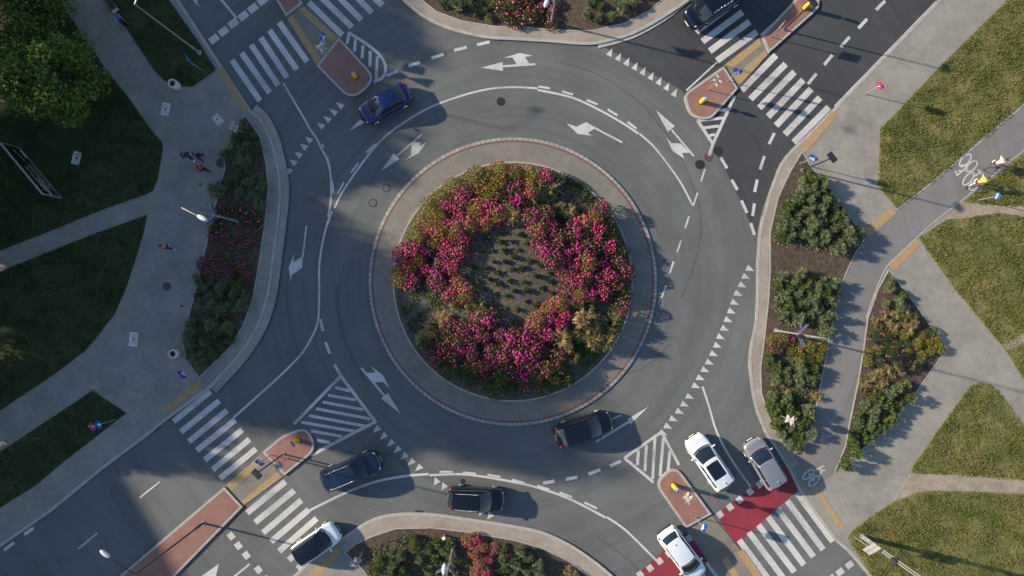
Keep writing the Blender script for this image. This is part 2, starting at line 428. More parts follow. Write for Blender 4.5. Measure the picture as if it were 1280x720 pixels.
# lawns
LAWN = {
 'w1': [(-500, -190), (-70, -190), (75, 0), (105, 45), (135, 90), (160, 120), (190, 163), (203, 178), (205, 186), (198, 225), (192, 239), (185, 243), (130, 262), (62, 290), (0, 314), (-500, 500)],
 'w2': [(185, 269), (182, 285), (175, 310), (160, 357), (145, 392), (125, 418), (107, 439), (70, 467), (0, 514), (-500, 800), (-500, 520), (0, 340), (62, 315), (120, 292)],
 'w3': [(117, 488), (159, 516), (132, 537), (127, 541), (87, 572), (45, 607), (0, 635), (-300, 850), (-420, 830), (0, 566), (40, 539)],
 'w0': [(40, -180), (132, 0), (147, 17), (165, 45), (195, 90), (210, 104), (226, 108), (242, 109), (271, 88), (250, 54), (213, 2), (95, -180)],
 'e1': [(1262, -3), (1175, 82), (1130, 130), (1099, 162), (1096, 232), (1120, 261), (1180, 213), (1221, 177), (1280, 128), (1420, 8), (1500, -170), (1420, -170)],
 'e1b': [(1203, 252), (1232, 229), (1280, 190), (1420, 74), (1600, 74), (1600, 262), (1280, 258), (1240, 257)],
 'e2': [(1147, 297), (1182, 275), (1215, 272), (1247, 266), (1280, 272), (1600, 280), (1600, 900), (1280, 477), (1255, 437), (1191, 360)],
 'e3': [(1212, 482), (1225, 478), (1236, 480), (1245, 487), (1280, 533), (1326, 598), (1280, 599), (1200, 593), (1137, 590), (1140, 583), (1167, 543)],
 'e4': [(1115, 628), (1147, 615), (1172, 613), (1280, 617), (1600, 640), (1600, 830), (1170, 830), (1091, 722), (1058, 672), (1065, 662), (1092, 642)],
}
for k, p in LAWN.items():
    b = bm_new(); prism(b, p, .08, .14); structure('lawn', b, M['lawn_w'] if k[0] == 'w' else M['lawn_e'])
for p in ([(1200, 253), (1240, 257), (1280, 258), (1600, 262), (1600, 280), (1280, 272), (1247, 266), (1215, 272), (1182, 275)],
          [(1137, 591), (1200, 594), (1280, 600), (1400, 611), (1400, 625), (1280, 616), (1172, 612), (1147, 614), (1115, 627)],
          [(1252, 431), (1280, 415), (1320, 400), (1320, 420), (1280, 430), (1258, 437)]):
    b = bm_new(); prism(b, p, .09, .147); structure('dirt_path', b, M['dirt'])

# planting beds
BED = {
 'w': [(307, 144), (292, 172), (280, 190), (282, 212), (274, 240), (265, 280), (252, 335), (245, 365), (235, 402), (230, 432), (234, 450), (250, 471), (270, 452), (292, 430), (306, 403), (317, 372), (326, 320), (333, 270), (336, 235), (333, 205), (326, 172)],
 'n': [(500, -60), (527, 0), (545, 15), (577, 27), (620, 34), (660, 35), (702, 39), (740, 39), (780, 30), (810, 15), (832, -4), (880, -60)],
 's': [(432, 690), (446, 679), (465, 670), (495, 660), (540, 659), (582, 664), (640, 674), (677, 684), (710, 700), (737, 721), (775, 770), (490, 770), (456, 714)],
 'e': [(1002, 190), (1012, 207), (1035, 235), (1080, 297), (1067, 319), (1056, 342), (1049, 360), (1036, 420), (1029, 460), (1019, 510), (1010, 542), (990, 567), (970, 541), (960, 520), (951, 490), (950, 460), (955, 422), (960, 375), (962, 340), (962, 290), (972, 247), (987, 215), (1000, 193)],
 't': [(1110, 337), (1097, 361), (1084, 397), (1079, 435), (1072, 477), (1059, 540), (1056, 557), (1042, 591), (1065, 569), (1085, 555), (1105, 540), (1140, 495), (1183, 435), (1135, 370)],
}
for k, p in BED.items():
    b = bm_new(); prism(b, p, .06, .135); structure('planting_bed', b, M['soil'])
    b = bm_new(); stripe(b, p + [p[0]], 1.3, .142, .1); structure('bed_edging', b, M['kerb'])

# roundabout centre: kerb stones, red setts, apron and a gently domed bed
ctr = XY((CX, CY))
RO, RI = 180 / S, 149.5 / S
b = bm_new(); annulus(b, RO - .23, RO, .10, .085, c=ctr, skirt=0); ring = structure('roundabout_apron', b, M['ringstone'])
b = bm_new(); annulus(b, RO - .37, RO - .23, .103, .1005, c=ctr); structure('red_setts', b, M['ringred'], ring)
b = bm_new(); annulus(b, RI, RO - .37, .16, .103, c=ctr); structure('paved_ring', b, M['apron'], ring)
b = bm_new(); annulus(b, RI - .12, RI, .26, .26, c=ctr, skirt=.15); structure('bed_kerb', b, M['kerb'], ring)
def mound(x, y):
    r = math.hypot(x - ctr[0], y - ctr[1]) / RI
    return .24 + .75 * max(0, 1 - r * r) if r < 1 else .14
b = bm_new()
rings = []
for i in range(15):
    rr = (RI - .11) * (i / 14)
    rings.append([b.verts.new((ctr[0] + rr * math.cos(a), ctr[1] + rr * math.sin(a), mound(ctr[0] + rr * math.cos(a), ctr[1] + rr * math.sin(a)) + random.uniform(-.02, .02) * (2 < i < 14))) for a in [2 * math.pi * k / 72 for k in range(72)]] if i else [b.verts.new((*ctr, .99))])
for i in range(1, 15):
    for k in range(72):
        j = (k + 1) % 72
        if i == 1: b.faces.new((rings[0][0], rings[1][k], rings[1][j]))
        else: b.faces.new((rings[i - 1][k], rings[i][k], rings[i][j], rings[i - 1][j]))
structure('island_bed', b, M['soil_island'], ring).data.shade_smooth()

# splitter islands ------------------------------------------------------------
def island(outline, cuts, name='traffic_island', red=None, cross=None, tact=None):
    b = bm_new(); prism(b, outline, -.02, .13); o = structure(name, b, M['kerb'])
    for q in red:
        b = bm_new(); flat(b, q, .135); structure('red_paving', b, M['brickred'], o)
    return o
def rounded(pts, rr):
    """round the corners of a closed outline; rr = radius per corner"""
    out = []; n = len(pts)
    for i, p in enumerate(pts):
        r = rr[i]
        if not r: out.append(p); continue
        a = Vector(pts[i - 1]); c = Vector(pts[(i + 1) % n]); v = Vector(p)
        d1 = (a - v).normalized() * r; d2 = (c - v).normalized() * r
        for t in (0, .2, .4, .6, .8, 1):
            q = (v + d1) * (1 - t) ** 2 + v * 2 * t * (1 - t) + (v + d2) * t * t
            out.append((q.x, q.y))
    return out
def shrink(poly, w):
    """inset a closed outline by w"""
    a = sum(poly[i][0] * poly[(i + 1) % len(poly)][1] - poly[(i + 1) % len(poly)][0] * poly[i][1] for i in range(len(poly)))
    s = 1 if a > 0 else -1
    out = []; n = len(poly)
    for i in range(n):
        p0 = Vector(poly[i - 1]); p1 = Vector(poly[i]); p2 = Vector(poly[(i + 1) % n])
        d1 = (p1 - p0).normalized(); d2 = (p2 - p1).normalized()
        n1 = Vector((-d1.y, d1.x)) * s; n2 = Vector((-d2.y, d2.x)) * s
        m = (n1 + n2); m = m.normalized() if m.length > 1e-6 else n1
        k = w / max(.4, m.dot(n1))
        q = p1 + m * k; out.append((q.x, q.y))
    return out
def splitter(outline, rr, red_inset=3.0):
    ol = rounded(outline, rr)
    b = bm_new(); prism(b, ol, -.02, .13); o = structure('traffic_island', b, M['kerb'])
    b = bm_new(); flat(b, shrink(ol, red_inset), .136); structure('red_paving', b, M['brickred'], o)
    return o
def cross_pad(poly, strips):
    b = bm_new(); prism(b, poly, -.02, .035); o = structure('crossing_refuge', b, M['crossing'])
    if strips:
        b = bm_new()
        for q in strips: flat(b, q, .04)
        structure('tactile_strip', b, M['tactile'], o)
# north-west
splitter([(396, 83), (424, 47), (472, 99), (440, 128)], [0, 0, 18, 20])
splitter([(285, -100), (325, -100), (379, 5), (358, 21)], [0, 0, 0, 0])
cross_pad([(358, 22), (380, 6), (424, 47), (396, 83)], [[(359, 23), (366, 19), (402, 74), (396, 81)], [(373, 12), (379, 8), (422, 47), (416, 53)]])
# north-east
splitter([(904, 83), (922, 111), (886, 152), (862, 146), (853, 119)], [0, 0, 13, 10, 10])
splitter([(951, 45), (997, -4), (1016, -14), (1026, 8), (960, 67)], [0, 0, 9, 11, 0])
cross_pad([(904, 82), (951, 46), (960, 68), (923, 110)], [[(906, 82), (913, 88), (952, 56), (949, 48)], [(917, 97), (923, 107), (959, 69), (956, 62)]])
# south-east
splitter([(857, 660), (889, 642), (843, 580), (817, 603)], [0, 0, 15, 15])
cross_pad([(858, 662), (890, 644), (921, 682), (1000, 790), (945, 790)], [[(921, 690), (929, 686), (970, 745), (962, 750)], [(902, 700), (909, 696), (948, 755), (940, 760)]])
# south-west
splitter([(328, 565), (352, 545), (383, 532), (398, 560), (356, 594)], [0, 6, 14, 16, 0])
splitter([(281, 608), (304, 633), (217, 722), (150, 790), (80, 790), (147, 722)], [0, 0, 0, 0, 0, 0])
cross_pad([(327, 566), (355, 595), (305, 632), (282, 607)], [[(283, 606), (290, 612), (330, 577), (325, 570)], [(301, 627), (306, 631), (352, 596), (346, 590)]])

# ================================================================= road markings
ZM = .012
def marks(name, fn, mat=None, z=ZM, parent=None):
    b = bm_new(); fn(b, z); return structure(name, b, mat or M['white'], parent or road)
def bars(b, z, ups, downs, w):
    for u, d in zip(ups, downs):
        stripe(b, [u, d], w, z)
def ext(ls, n, step):
    return ls
# zebra bars
def zebra_nw(b, z):
    bars(b, z, [(349, 28), (337, 38), (326, 47), (314, 56), (302, 66), (290, 75)], [(384, 77), (371, 87), (359, 97), (348, 107), (337, 116), (325, 126)], 7.2)
    bars(b, z, [(386, 3), (398, -7), (410, -17), (423, -27), (436, -36), (448, -46)], [(428, 44), (440, 34), (452, 25), (465, 16), (478, 7), (490, -2)], 7.4)
marks('zebra_crossing', zebra_nw)
def zebra_ne(b, z):
    bars(b, z, [(946, 40), (937, 27), (928, 15), (920, 2), (911, -10)], [(896, 76), (887, 64), (878, 52), (870, 40), (861, 28)], 8)
    bars(b, z, [(970, 69), (982, 80), (993, 90), (1004, 100), (1014, 111), (1025, 122), (1036, 134)], [(927, 113), (938, 124), (949, 135), (960, 146), (970, 157), (981, 168), (992, 178)], 8)
marks('zebra_crossing', zebra_ne)
def zebra_se(b, z):
    bars(b, z, [(996, 616), (984, 626), (972, 636), (960, 646), (948, 656), (936, 665), (924, 675)], [(1041, 677), (1029, 687), (1017, 696), (1005, 706), (993, 715), (981, 725), (969, 735)], 7.6)
    bars(b, z, [(884, 702), (872, 712), (860, 722)], [(932, 765), (920, 775), (908, 785)], 7.6)
marks('zebra_crossing', zebra_se)
def zebra_sw(b, z):
    bars(b, z, [(263, 489), (274, 501), (284, 513), (294, 525), (303, 537), (312, 549), (320, 561)], [(217, 527), (226, 540), (236, 552), (246, 563), (256, 575), (266, 587), (275, 598)], 7.2)
    bars(b, z, [(357, 602), (368, 613), (377, 625), (386, 637), (396, 648), (408, 660), (418, 671)], [(309, 641), (319, 653), (329, 666), (339, 677), (349, 689), (361, 700), (372, 711)], 7.6)
marks('zebra_crossing', zebra_sw)
# give-way teeth
def teeth(name, tops, tpl):
    def f(b, z):
        for x, y in tops: flat(b, [(x + dx, y + dy) for dx, dy in tpl], z)
    marks(name, f)
q4 = lambda ox, oy, L: [(ox + x / 4, oy + y / 4) for x, y in L]
teeth('give_way_marking', q4(320, 0, [(325, 630), (357, 597), (389, 562), (421, 529), (265, 700)]) + q4(320, 180, [(240, 15), (213, 55), (187, 93), (162, 133)]), [(-5.2, -4.3), (5.6, -1.2), (.8, 5)])
teeth('give_way_marking', q4(640, 0, [(502, 242), (545, 265), (587, 288), (628, 311), (668, 335), (708, 360), (748, 385), (787, 412), (825, 443)]), [(0, 0), (-8, 7.5), (-1.2, 11)])
teeth('give_way_marking', [(935, 331), (930, 341), (925.5, 351.5)] + q4(640, 360, [(1120, 8), (1103, 53), (1087, 97), (1070, 140), (1053, 183), (1033, 225), (1017, 268), (998, 310), (977, 352), (955, 390), (932, 430), (910, 470), (878, 523), (853, 562), (828, 598), (797, 635), (770, 672), (745, 705)]), [(0, 0), (-3.4, 7.2), (8, 7.8)])
teeth('give_way_marking', q4(320, 540, [(605, -15), (640, 20), (675, 55), (708, 88), (742, 120), (778, 150), (815, 178)]), [(0, -5.5), (-5, 4.5), (5.5, .3)])
teeth('give_way_marking', q4(320, 540, [(905, 248), (943, 272), (982, 300), (1020, 325), (1055, 350), (1090, 376), (1130, 400), (1173, 418)]), [(-2.8, -5.6), (-4, 5), (4.6, 0)])
# blocks of the stop and cycle crossing lines
def blocks(b, z):
    d = Vector((48, -38)).normalized() * 6.2
    for x, y in q4(0, 0, [(1070, 195), (1118, 157), (1167, 117), (1217, 80), (1265, 42), (1313, 4)]):
        stripe(b, [(x - d.x, y - d.y), (x + d.x, y + d.y)], 9, z)
marks('stop_line', blocks)
def sq(L, ang, a, w):
    def f(b, z):
        d = Vector((math.cos(R(ang)), math.sin(R(ang)))) * a / 2
        for x, y in L: stripe(b, [(x - d.x, y - d.y), (x + d.x, y + d.y)], w, z)
    return f
marks('stop_line', sq([(289, 670), (298, 682), (308, 694), (323, 712), (333, 724)], 52, 9, 8))
marks('stop_line', sq([(1062, 706), (1050, 715), (1039, 723), (1028, 732)], -36, 10, 8))
marks('cycle_crossing_marking', sq(q4(640, 540, [(1040, 412), (1090, 375), (1138, 338), (1190, 298), (1238, 261)]) + q4(640, 540, [(640, 712), (690, 680), (737, 645), (785, 607), (887, 530)]), -38, 7.6, 8.2))
# lane lines
def lines(b, z):
    L = lambda pts, w=3.0, k=5: stripe(b, smooth_line(pts, k) if len(pts) > 2 else pts, w, z)
    L([(354, 104), (366, 124), (379, 146), (388, 162), (395, 172), (401, 184), (409, 200), (413, 217), (414, 237), (413, 255), (410, 271)], 2.4)
    L([(415, 264), (407, 287), (402, 310), (399, 335), (399, 360), (398, 397), (392, 417), (377, 442), (355, 465), (320, 497), (292, 522)], 2.6)
    L([(418, 260), (430, 237), (452, 205), (472, 180), (495, 160), (532, 137), (570, 122), (607, 112), (640, 109), (672, 110.5)], 2.4)
    L([(672, 112.5), (715, 122), (752, 139), (780, 155), (798, 167)], 2.6)
    L([(799, 167), (815, 181), (830, 199), (850, 227), (866, 257)], 2.2)
    L([(387, 638), (432, 616), (470, 602), (507, 595), (536, 592.5)], 3.0)
    L([(537, 594), (582, 593), (640, 602), (677, 611), (715, 625), (757, 647)], 2.8)
    L([(758, 646), (780, 661), (802, 682), (820, 700)], 2.6)
    L([(878, 483), (886, 507), (896, 540), (914, 574), (938, 608)], 2.6)
    L([(1170, 2), (1107, 67), (1043, 133)], 2.0)
    stripe(b, [(960, 246), (950, 290), (947, 330), (947, 360)], 1.6, z)
    L([(277, 0), (296, 23)], 3)
    L([(247, -45), (277, 0)], 3)
    L([(312, 705), (270, 740)], 2.6)
    L([(866.5, 257), (872, 241)], 2.2)
    L([(200, 602), (175, 622)], 2.2); L([(122, 666), (98, 686)], 2.2)
    L([(960, 66), (1010, 14), (1040, -14), (1090, -62)], 2.4)
    L([(951, 44), (975, 22), (1002, -6)], 3)
    L([(896, 78), (858, 113)], 2.0)
marks('lane_line', lines)
def dashes(b, z):
    D = lambda ox, oy, L, w: [stripe(b, q4(ox, oy, s), w, z) for s in L]
    D(320, 180, [[(330, 0), (340, 18)], [(355, 62), (373, 125)], [(382, 185), (387, 248)]], 2)
    D(320, 180, [[(552, 42), (597, 0)], [(475, 143), (512, 95)], [(410, 248), (440, 190)]], 2.2)
    D(640, 0, [[(133, 433), (190, 442)], [(250, 457), (305, 473)], [(373, 500), (428, 522)], [(478, 547), (527, 577)], [(578, 610), (622, 643)]], 2.6)
    D(640, 180, [[(965, 125), (945, 187)], [(885, 362), (865, 422)], [(845, 483), (825, 542)], [(808, 588), (788, 648)], [(770, 708), (748, 768)]], 2.4)
    D(640, 180, [[(1043, 68), (1075, 122)], [(1098, 178), (1127, 230)], [(1147, 283), (1175, 345)], [(1193, 395), (1213, 455)]], 3.8)
    D(640, 180, [[(1262, 60), (1240, 127)], [(1226, 178), (1213, 240)], [(1212, 297), (1203, 360)], [(1312, -55), (1285, 0)]], 3.8)
    D(960, 0, [[(585, 5), (540, 50)], [(495, 95), (452, 142)], [(408, 185), (362, 235)], [(322, 275), (280, 325)], [(242, 368), (200, 420)]], 4)
    D(320, 360, [[(322, 155), (335, 215)], [(347, 270), (370, 328)], [(392, 382), (425, 440)]], 3.6)
    D(320, 540, [[(918, 199), (985, 199)], [(1035, 202), (1100, 208)], [(1157, 213), (1222, 224)]], 2.4)
    D(640, 540, [[(0, 238), (65, 255)], [(125, 268), (187, 288)], [(237, 302), (300, 325)], [(362, 352), (425, 382)]], 2.6)
    D(640, 540, [[(155, 255), (212, 245)], [(270, 237), (327, 225)], [(383, 210), (442, 187)], [(490, 170), (545, 145)]], 4)
    D(320, 0, [[(653, 378), (708, 357)], [(763, 331), (820, 311)], [(878, 291), (938, 271)], [(992, 252), (1055, 236)], [(1105, 224), (1168, 210)]], 3.8)
    D(0, 540, [[(168, 480), (122, 512)], [(72, 552), (22, 590)]], 4)
marks('dashed_line', dashes)
def hatch(b, z):
    L = lambda pts, w=3.6: stripe(b, pts, w, z)
    # north-west
    L(smooth_line(q4(320, 0, [(462, 162), (560, 225), (622, 280), (648, 335), (635, 385), (588, 412)]), 4), 3.6)
    for s in ([(466, 165), (455, 220)], [(497, 195), (493, 258)], [(535, 228), (530, 292)], [(571, 255), (570, 333)], [(607, 282), (600, 405)]): L(q4(320, 0, s), 3.6)
    # north-east
    L(q4(640, 0, [(928, 602), (1005, 722)]), 4); L(q4(640, 0, [(1113, 480), (1005, 718), (985, 778)]), 4)
    for s in ([(925, 603), (1055, 590)], [(1035, 553), (1095, 543)], [(955, 640), (1035, 630)], [(980, 680), (1015, 672)]): L(q4(640, 0, s), 3.6)
    # south-west
    for s in ([(425, 440), (190, 680)], [(418, 432), (600, 672)], [(600, 668), (500, 718), (275, 838)]): L(q4(320, 360, s), 3.8)
    for s in ([(395, 497), (470, 515)], [(360, 535), (500, 560)], [(335, 570), (535, 608)], [(300, 603), (575, 655)], [(265, 638), (545, 690)], [(225, 670), (500, 718)], [(275, 715), (430, 742)], [(305, 760), (370, 772)]): L(q4(320, 360, s), 3.6)
    # south-east
    for s in ([(562, 130), (708, 252)], [(562, 130), (750, -2)], [(745, -6), (835, 165)]): L(q4(640, 540, s), 3.6)
    for s in ([(632, 92), (627, 165)], [(672, 65), (665, 195)], [(715, 30), (703, 235)], [(757, 30), (740, 220)], [(790, 95), (780, 190)]): L(q4(640, 540, s), 3.8)
marks('hatched_marking', hatch)
def arrows(b, z):
    z1 = z + .004
    F = lambda ox, oy, s, pts: flat(b, Z(ox, oy, s, pts), z1)
    T = lambda ox, oy, s, pts, w: stripe(b, Z(ox, oy, s, pts), w, z)
    F(600, 55, 12.8, [(20, 380), (358, 290), (372, 432)]); T(600, 55, 12.8, [(365, 357), (885, 325)], 2.6)
    F(600, 55, 12.8, [(590, 328), (520, 215), (380, 222), (630, 145), (850, 188), (720, 210), (795, 325)])
    F(590, 50, 5.145, [(607, 537), (672, 558), (735, 528), (797, 566), (745, 598), (772, 617), (678, 604), (655, 580)]); T(590, 50, 5.145, [(788, 565), (968, 660)], 2.4)
    F(800, 130, 8, [(160, 62), (350, 222), (278, 280)]); T(800, 130, 8, [(315, 258), (538, 522)], 2.4)
    F(800, 130, 8, [(265, 335), (315, 393), (405, 395), (500, 490), (420, 490), (445, 550), (325, 468)])
    T(340, 270, 7.2, [(310, 88), (277, 370)], 2.2); F(340, 270, 7.2, [(279, 362), (272, 465), (178, 532), (170, 590), (150, 465), (198, 345), (192, 415)])
    F(440, 450, 9, [(405, 368), (328, 432), (545, 602)]); T(440, 450, 9, [(105, 90), (365, 400)], 2.4)
    F(440, 450, 9, [(158, 145), (265, 140), (212, 70), (345, 165), (425, 320), (355, 248), (235, 248)])
    F(320, 0, 4, [(465, 655), (520, 598), (545, 612)])
    F(640, 360, 4, [(682, 593), (592, 682), (578, 655)]); T(640, 360, 4, [(585, 668), (420, 770)], 2.6); T(640, 360, 4, [(545, 636), (490, 660)], 2.2)
    F(220, 0, 12, [(225, -30), (330, -30), (320, 45), (388, 128), (290, 48)])
    F(180, 690, 4.923, [(462, 72), (330, 165), (440, 165)])
marks('arrow_marking', arrows)
def worn_arrow(b, z):
    F = lambda ox, oy, s, pts: flat(b, Z(ox, oy, s, pts), z + .004)
    T = lambda ox, oy, s, pts, w: stripe(b, Z(ox, oy, s, pts), w, z)
    F(470, 160, 12, [(560, 195), (668, 225), (668, 280), (765, 205), (645, 375), (425, 490), (525, 405), (535, 230)])
    F(470, 160, 12, [(75, 645), (268, 375), (350, 468)]); T(470, 160, 12, [(320, 415), (690, 95)], 1.6)
marks('arrow_marking', worn_arrow, M['white_worn'])
def ell(cx, cy, a, bb, rot, n=28):
    return [(cx + a * math.cos(t) * math.cos(rot) - bb * math.sin(t) * math.sin(rot), cy + a * math.cos(t) * math.sin(rot) + bb * math.sin(t) * math.cos(rot)) for t in [2 * math.pi * k / n for k in range(n + 1)]]
def bikes(b, z):
    T = lambda pts, w=1.9: stripe(b, pts, w, z)
    o = (990, 570, 14.4)
    T(Z(*o, ell(282, 322, 122, 52, R(-40)))); T(Z(*o, ell(388, 440, 122, 56, R(-43))))
    for i, s in enumerate(([(330, 240), (400, 250), (490, 205), (565, 165)], [(490, 205), (520, 262), (585, 243)], [(522, 265), (470, 355)], [(380, 260), (385, 370), (480, 360)], [(275, 320), (330, 320)])):
        stripe(b, Z(*o, s), 1.8, z + .0015 * (i + 1))
    flat(b, Z(*o, [(345, 365), (410, 430), (362, 448), (308, 410)]), z + .010)
    o = (1190, 180, 10.29)
    T(Z(*o, ell(157, 215, 98, 46, R(-47)))); T(Z(*o, ell(240, 290, 88, 46, R(-45))))
    for i, s in enumerate(([(55, 402), (130, 345), (180, 270), (105, 275)], [(20, 350), (60, 400)], [(35, 408), (85, 390)], [(60, 352), (130, 345)], [(150, 345), (175, 350)])):
        stripe(b, Z(*o, s), 1.8, z + .0015 * (i + 1))
    T(Z(*o, ell(198, 450, 98, 44, R(-50)))); T(Z(*o, ell(278, 532, 90, 44, R(-44))))
    for i, s in enumerate(([(255, 420), (310, 400), (360, 345)], [(320, 330), (350, 390)], [(345, 395), (395, 380)], [(270, 420), (215, 500)])):
        stripe(b, Z(*o, s), 1.8, z + .0015 * (i + 1))
marks('cycle_symbol', bikes, z=.131, parent=bike)
# ================================================================= vegetation
M['sage'] = leaf_mat('sage_leaves', [(0, (.06, .09, .04)), (.45, (.15, .19, .095)), (.8, (.24, .28, .15)), (1, (.34, .37, .23))], .2)
M['green'] = leaf_mat('fresh_green_leaves', [(0, (.05, .09, .024)), (.5, (.11, .165, .05)), (1, (.23, .275, .10))], .25)
M['rosegold'] = leaf_mat('rose_leaves_golden', [(0, (.07, .095, .014)), (.45, (.175, .19, .026)), (.85, (.28, .265, .04)), (1, (.34, .24, .06))], .25)
M['rosegreen'] = leaf_mat('rose_leaves_green', [(0, (.022, .048, .012)), (.5, (.052, .095, .02)), (1, (.115, .15, .034))], .25)
M['magenta'] = leaf_mat('magenta_petals', [(0, (.40, .010, .16)), (.5, (.63, .025, .27)), (1, (.8, .085, .40))], .2)
M['hotpink'] = leaf_mat('hot_pink_petals', [(0, (.44, .014, .13)), (.5, (.68, .032, .23)), (1, (.84, .12, .34))], .2)
M['coral'] = leaf_mat('coral_petals', [(0, (.52, .05, .12)), (.5, (.66, .12, .18)), (1, (.75, .25, .26))], .2)
M['straw'] = leaf_mat('straw_blades', [(0, (.18, .135, .05)), (.5, (.33, .255, .10)), (1, (.48, .38, .18))], .2)
M['olivegrass'] = leaf_mat('olive_blades', [(0, (.06, .07, .02)), (.5, (.13, .13, .045)), (1, (.24, .20, .09))], .2)
M['treeleaf'] = leaf_mat('lime_tree_leaves', [(0, (.04, .08, .012)), (.5, (.085, .15, .022)), (1, (.18, .24, .045))], .3)
M['grass_w'] = leaf_mat('grass_green', [(0, (.018, .036, .009)), (.5, (.042, .068, .017)), (.85, (.07, .095, .027)), (1, (.135, .125, .05))], .15, big=.35)
M['grass_e'] = leaf_mat('grass_dry', [(0, (.085, .115, .022)), (.35, (.125, .155, .033)), (.65, (.19, .182, .047)), (.9, (.26, .22, .075)), (1, (.31, .26, .11))], .15, big=.5)

def quad_leaves(C, D, U, ln, wd):
    """diamond leaves: C base, D direction, U side, arrays -> verts, 4 per leaf"""
    n = len(C)
    V = np.empty((n, 4, 3))
    V[:, 0] = C; V[:, 1] = C + D * (ln * .5)[:, None] + U * (wd * .5)[:, None]
    V[:, 2] = C + D * ln[:, None]; V[:, 3] = C + D * (ln * .5)[:, None] - U * (wd * .5)[:, None]
    return V.reshape(-1, 3)
def unit(a): return a / (np.linalg.norm(a, axis=1, keepdims=True) + 1e-9)
def rdir(n): return unit(rng.normal(size=(n, 3)))
def quads_obj(name, V, mat, parent=None):
    n = len(V) // 4
    return np_mesh(name, V, np.full(n, 4), np.arange(n * 4), mat, parent)
_ico = None
def blobs(name, C, r, mat, parent=None):
    """small faceted flower heads"""
    global _ico
    if _ico is None:
        b = bmesh.new(); bmesh.ops.create_icosphere(b, subdivisions=1, radius=1)
        _ico = (np.array([v.co[:] for v in b.verts]), np.array([[v.index for v in f.verts] for f in b.faces])); b.free()
    iv, jf = _ico; n = len(C)
    V = C[:, None, :] + iv[None] * r[:, None, None] * rng.uniform(.62, 1.2, (n, len(iv), 1))
    F = (jf[None] + (np.arange(n) * len(iv))[:, None, None]).reshape(-1)
    return np_mesh(name, V.reshape(-1, 3), np.full(n * len(jf), 3), F, mat, parent)
def dome(n, Rr, H, shell=.55):
    a = rng.uniform(0, 2 * np.pi, n); u = rng.uniform(0, 1, n) ** .5
    rr = rng.uniform(shell, 1, n)
    x = Rr * u * np.cos(a); y = Rr * u * np.sin(a)
    z = H * np.sqrt(np.clip(1 - u * u * .9, 0, 1)) * rr
    return np.stack([x, y, z], 1)

def make_sage(seed, Rr=.66, H=1.0, mat='sage', ncl=12, leaf=(.33, .05)):
    root = empty('shrub', (0, 0, 0))
    V = []
    P = dome(ncl, Rr * .85, H, .65)
    for p in P:
        k = 80
        d = rdir(k); d[:, 2] = np.abs(d[:, 2]) * .9 + .05
        d = unit(d + unit(np.array([[p[0], p[1], .25]])) * .35)
        c = p + d * rng.uniform(0, .06, (k, 1)) + rng.normal(0, .035, (k, 3))
        u = unit(np.cross(d, rdir(k)))
        V.append(quad_leaves(c, d, u, rng.uniform(.5, 1.2, k) * leaf[0], rng.uniform(.6, 1.1, k) * leaf[1] * .8))
    k = 160; c = dome(k, Rr * .8, H * .75, .1); d = rdir(k); d[:, 2] = np.abs(d[:, 2]); u = unit(np.cross(d, rdir(k)))
    V.append(quad_leaves(c, d, u, np.full(k, leaf[0] * .9), np.full(k, leaf[1] * 1.4)))
    quads_obj('foliage', np.concatenate(V), M[mat], root)
    b = bm_new()
    for p in P[::2]: tube(b, (0, 0, 0), tuple(p * .85), .018, .006, 5)
    obj('stem', b, M['bark'], root)
    return root
def make_rose(leafmat, petal, nfl, Rr=.80, H=1.08, fr=(.036, .082), nleaf=860):
    root = empty('rose_bush', (0, 0, 0))
    c = dome(nleaf, Rr, H, .5); d = rdir(nleaf); d[:, 2] = np.abs(d[:, 2]) * .6; d = unit(d); u = unit(np.cross(d, rdir(nleaf)))
    quads_obj('foliage', quad_leaves(c, d, u, rng.uniform(.08, .15, nleaf), rng.uniform(.05, .095, nleaf)), M[leafmat], root)
    if nfl:
        C = dome(nfl, Rr * 1.0, H * 1.04, .93)
        o = blobs('blossom', C, rng.uniform(fr[0], fr[1], nfl), M[petal], root)
        o['kind'] = 'stuff'
    b = bm_new()
    for p in dome(6, Rr * .6, H * .8, .8): tube(b, (0, 0, 0), tuple(p), .014, .006, 5)
    obj('stem', b, M['bark'], root)
    return root
def make_tuft(mat, Rr=.55, H=1.1, n=170, w=.035):
    root = empty('grass_tuft', (0, 0, 0))
    a = rng.normal(rng.uniform(0, 6.28), 1.25, n); lean = rng.uniform(.05, 1.25, n) ** .9
    V = np.empty((n, 4, 3)); h = H * rng.uniform(.7, 1.1, n)
    dx, dy = np.cos(a), np.sin(a); side = np.stack([-dy, dx, 0 * a], 1) * w / 2
    b0 = np.stack([dx * .06, dy * .06, 0 * a], 1); mid = np.stack([dx * lean * Rr * .45, dy * lean * Rr * .45, h * .75], 1)
    tip = np.stack([dx * lean * Rr * 1.05, dy * lean * Rr * 1.05, h * (1 - .42 * lean)], 1)
    F = np.empty((n, 7, 3))
    verts = np.stack([b0 - side, b0 + side, mid + side * 1.3, mid - side * 1.3, tip + side * 1.8, tip - side * 1.8], 1)
    base = (np.arange(n) * 6)[:, None]
    loops = np.concatenate([base + np.array([[0, 1, 2, 3]]), base + np.array([[3, 2, 4, 5]])], 1).reshape(-1)
    np_mesh('blades', verts.reshape(-1, 3), np.full(2 * n, 4), loops, M[mat], root)
    # soft seed heads at the tips
    k = n; i = rng.integers(0, n, k); c = tip[i] + rng.normal(0, .06, (k, 3)); d = rdir(k); u = unit(np.cross(d, rdir(k)))
    quads_obj('seed_heads', quad_leaves(c, d, u, rng.uniform(.08, .16, k), np.full(k, .03)), M[mat], root)['kind'] = 'stuff'
    return root
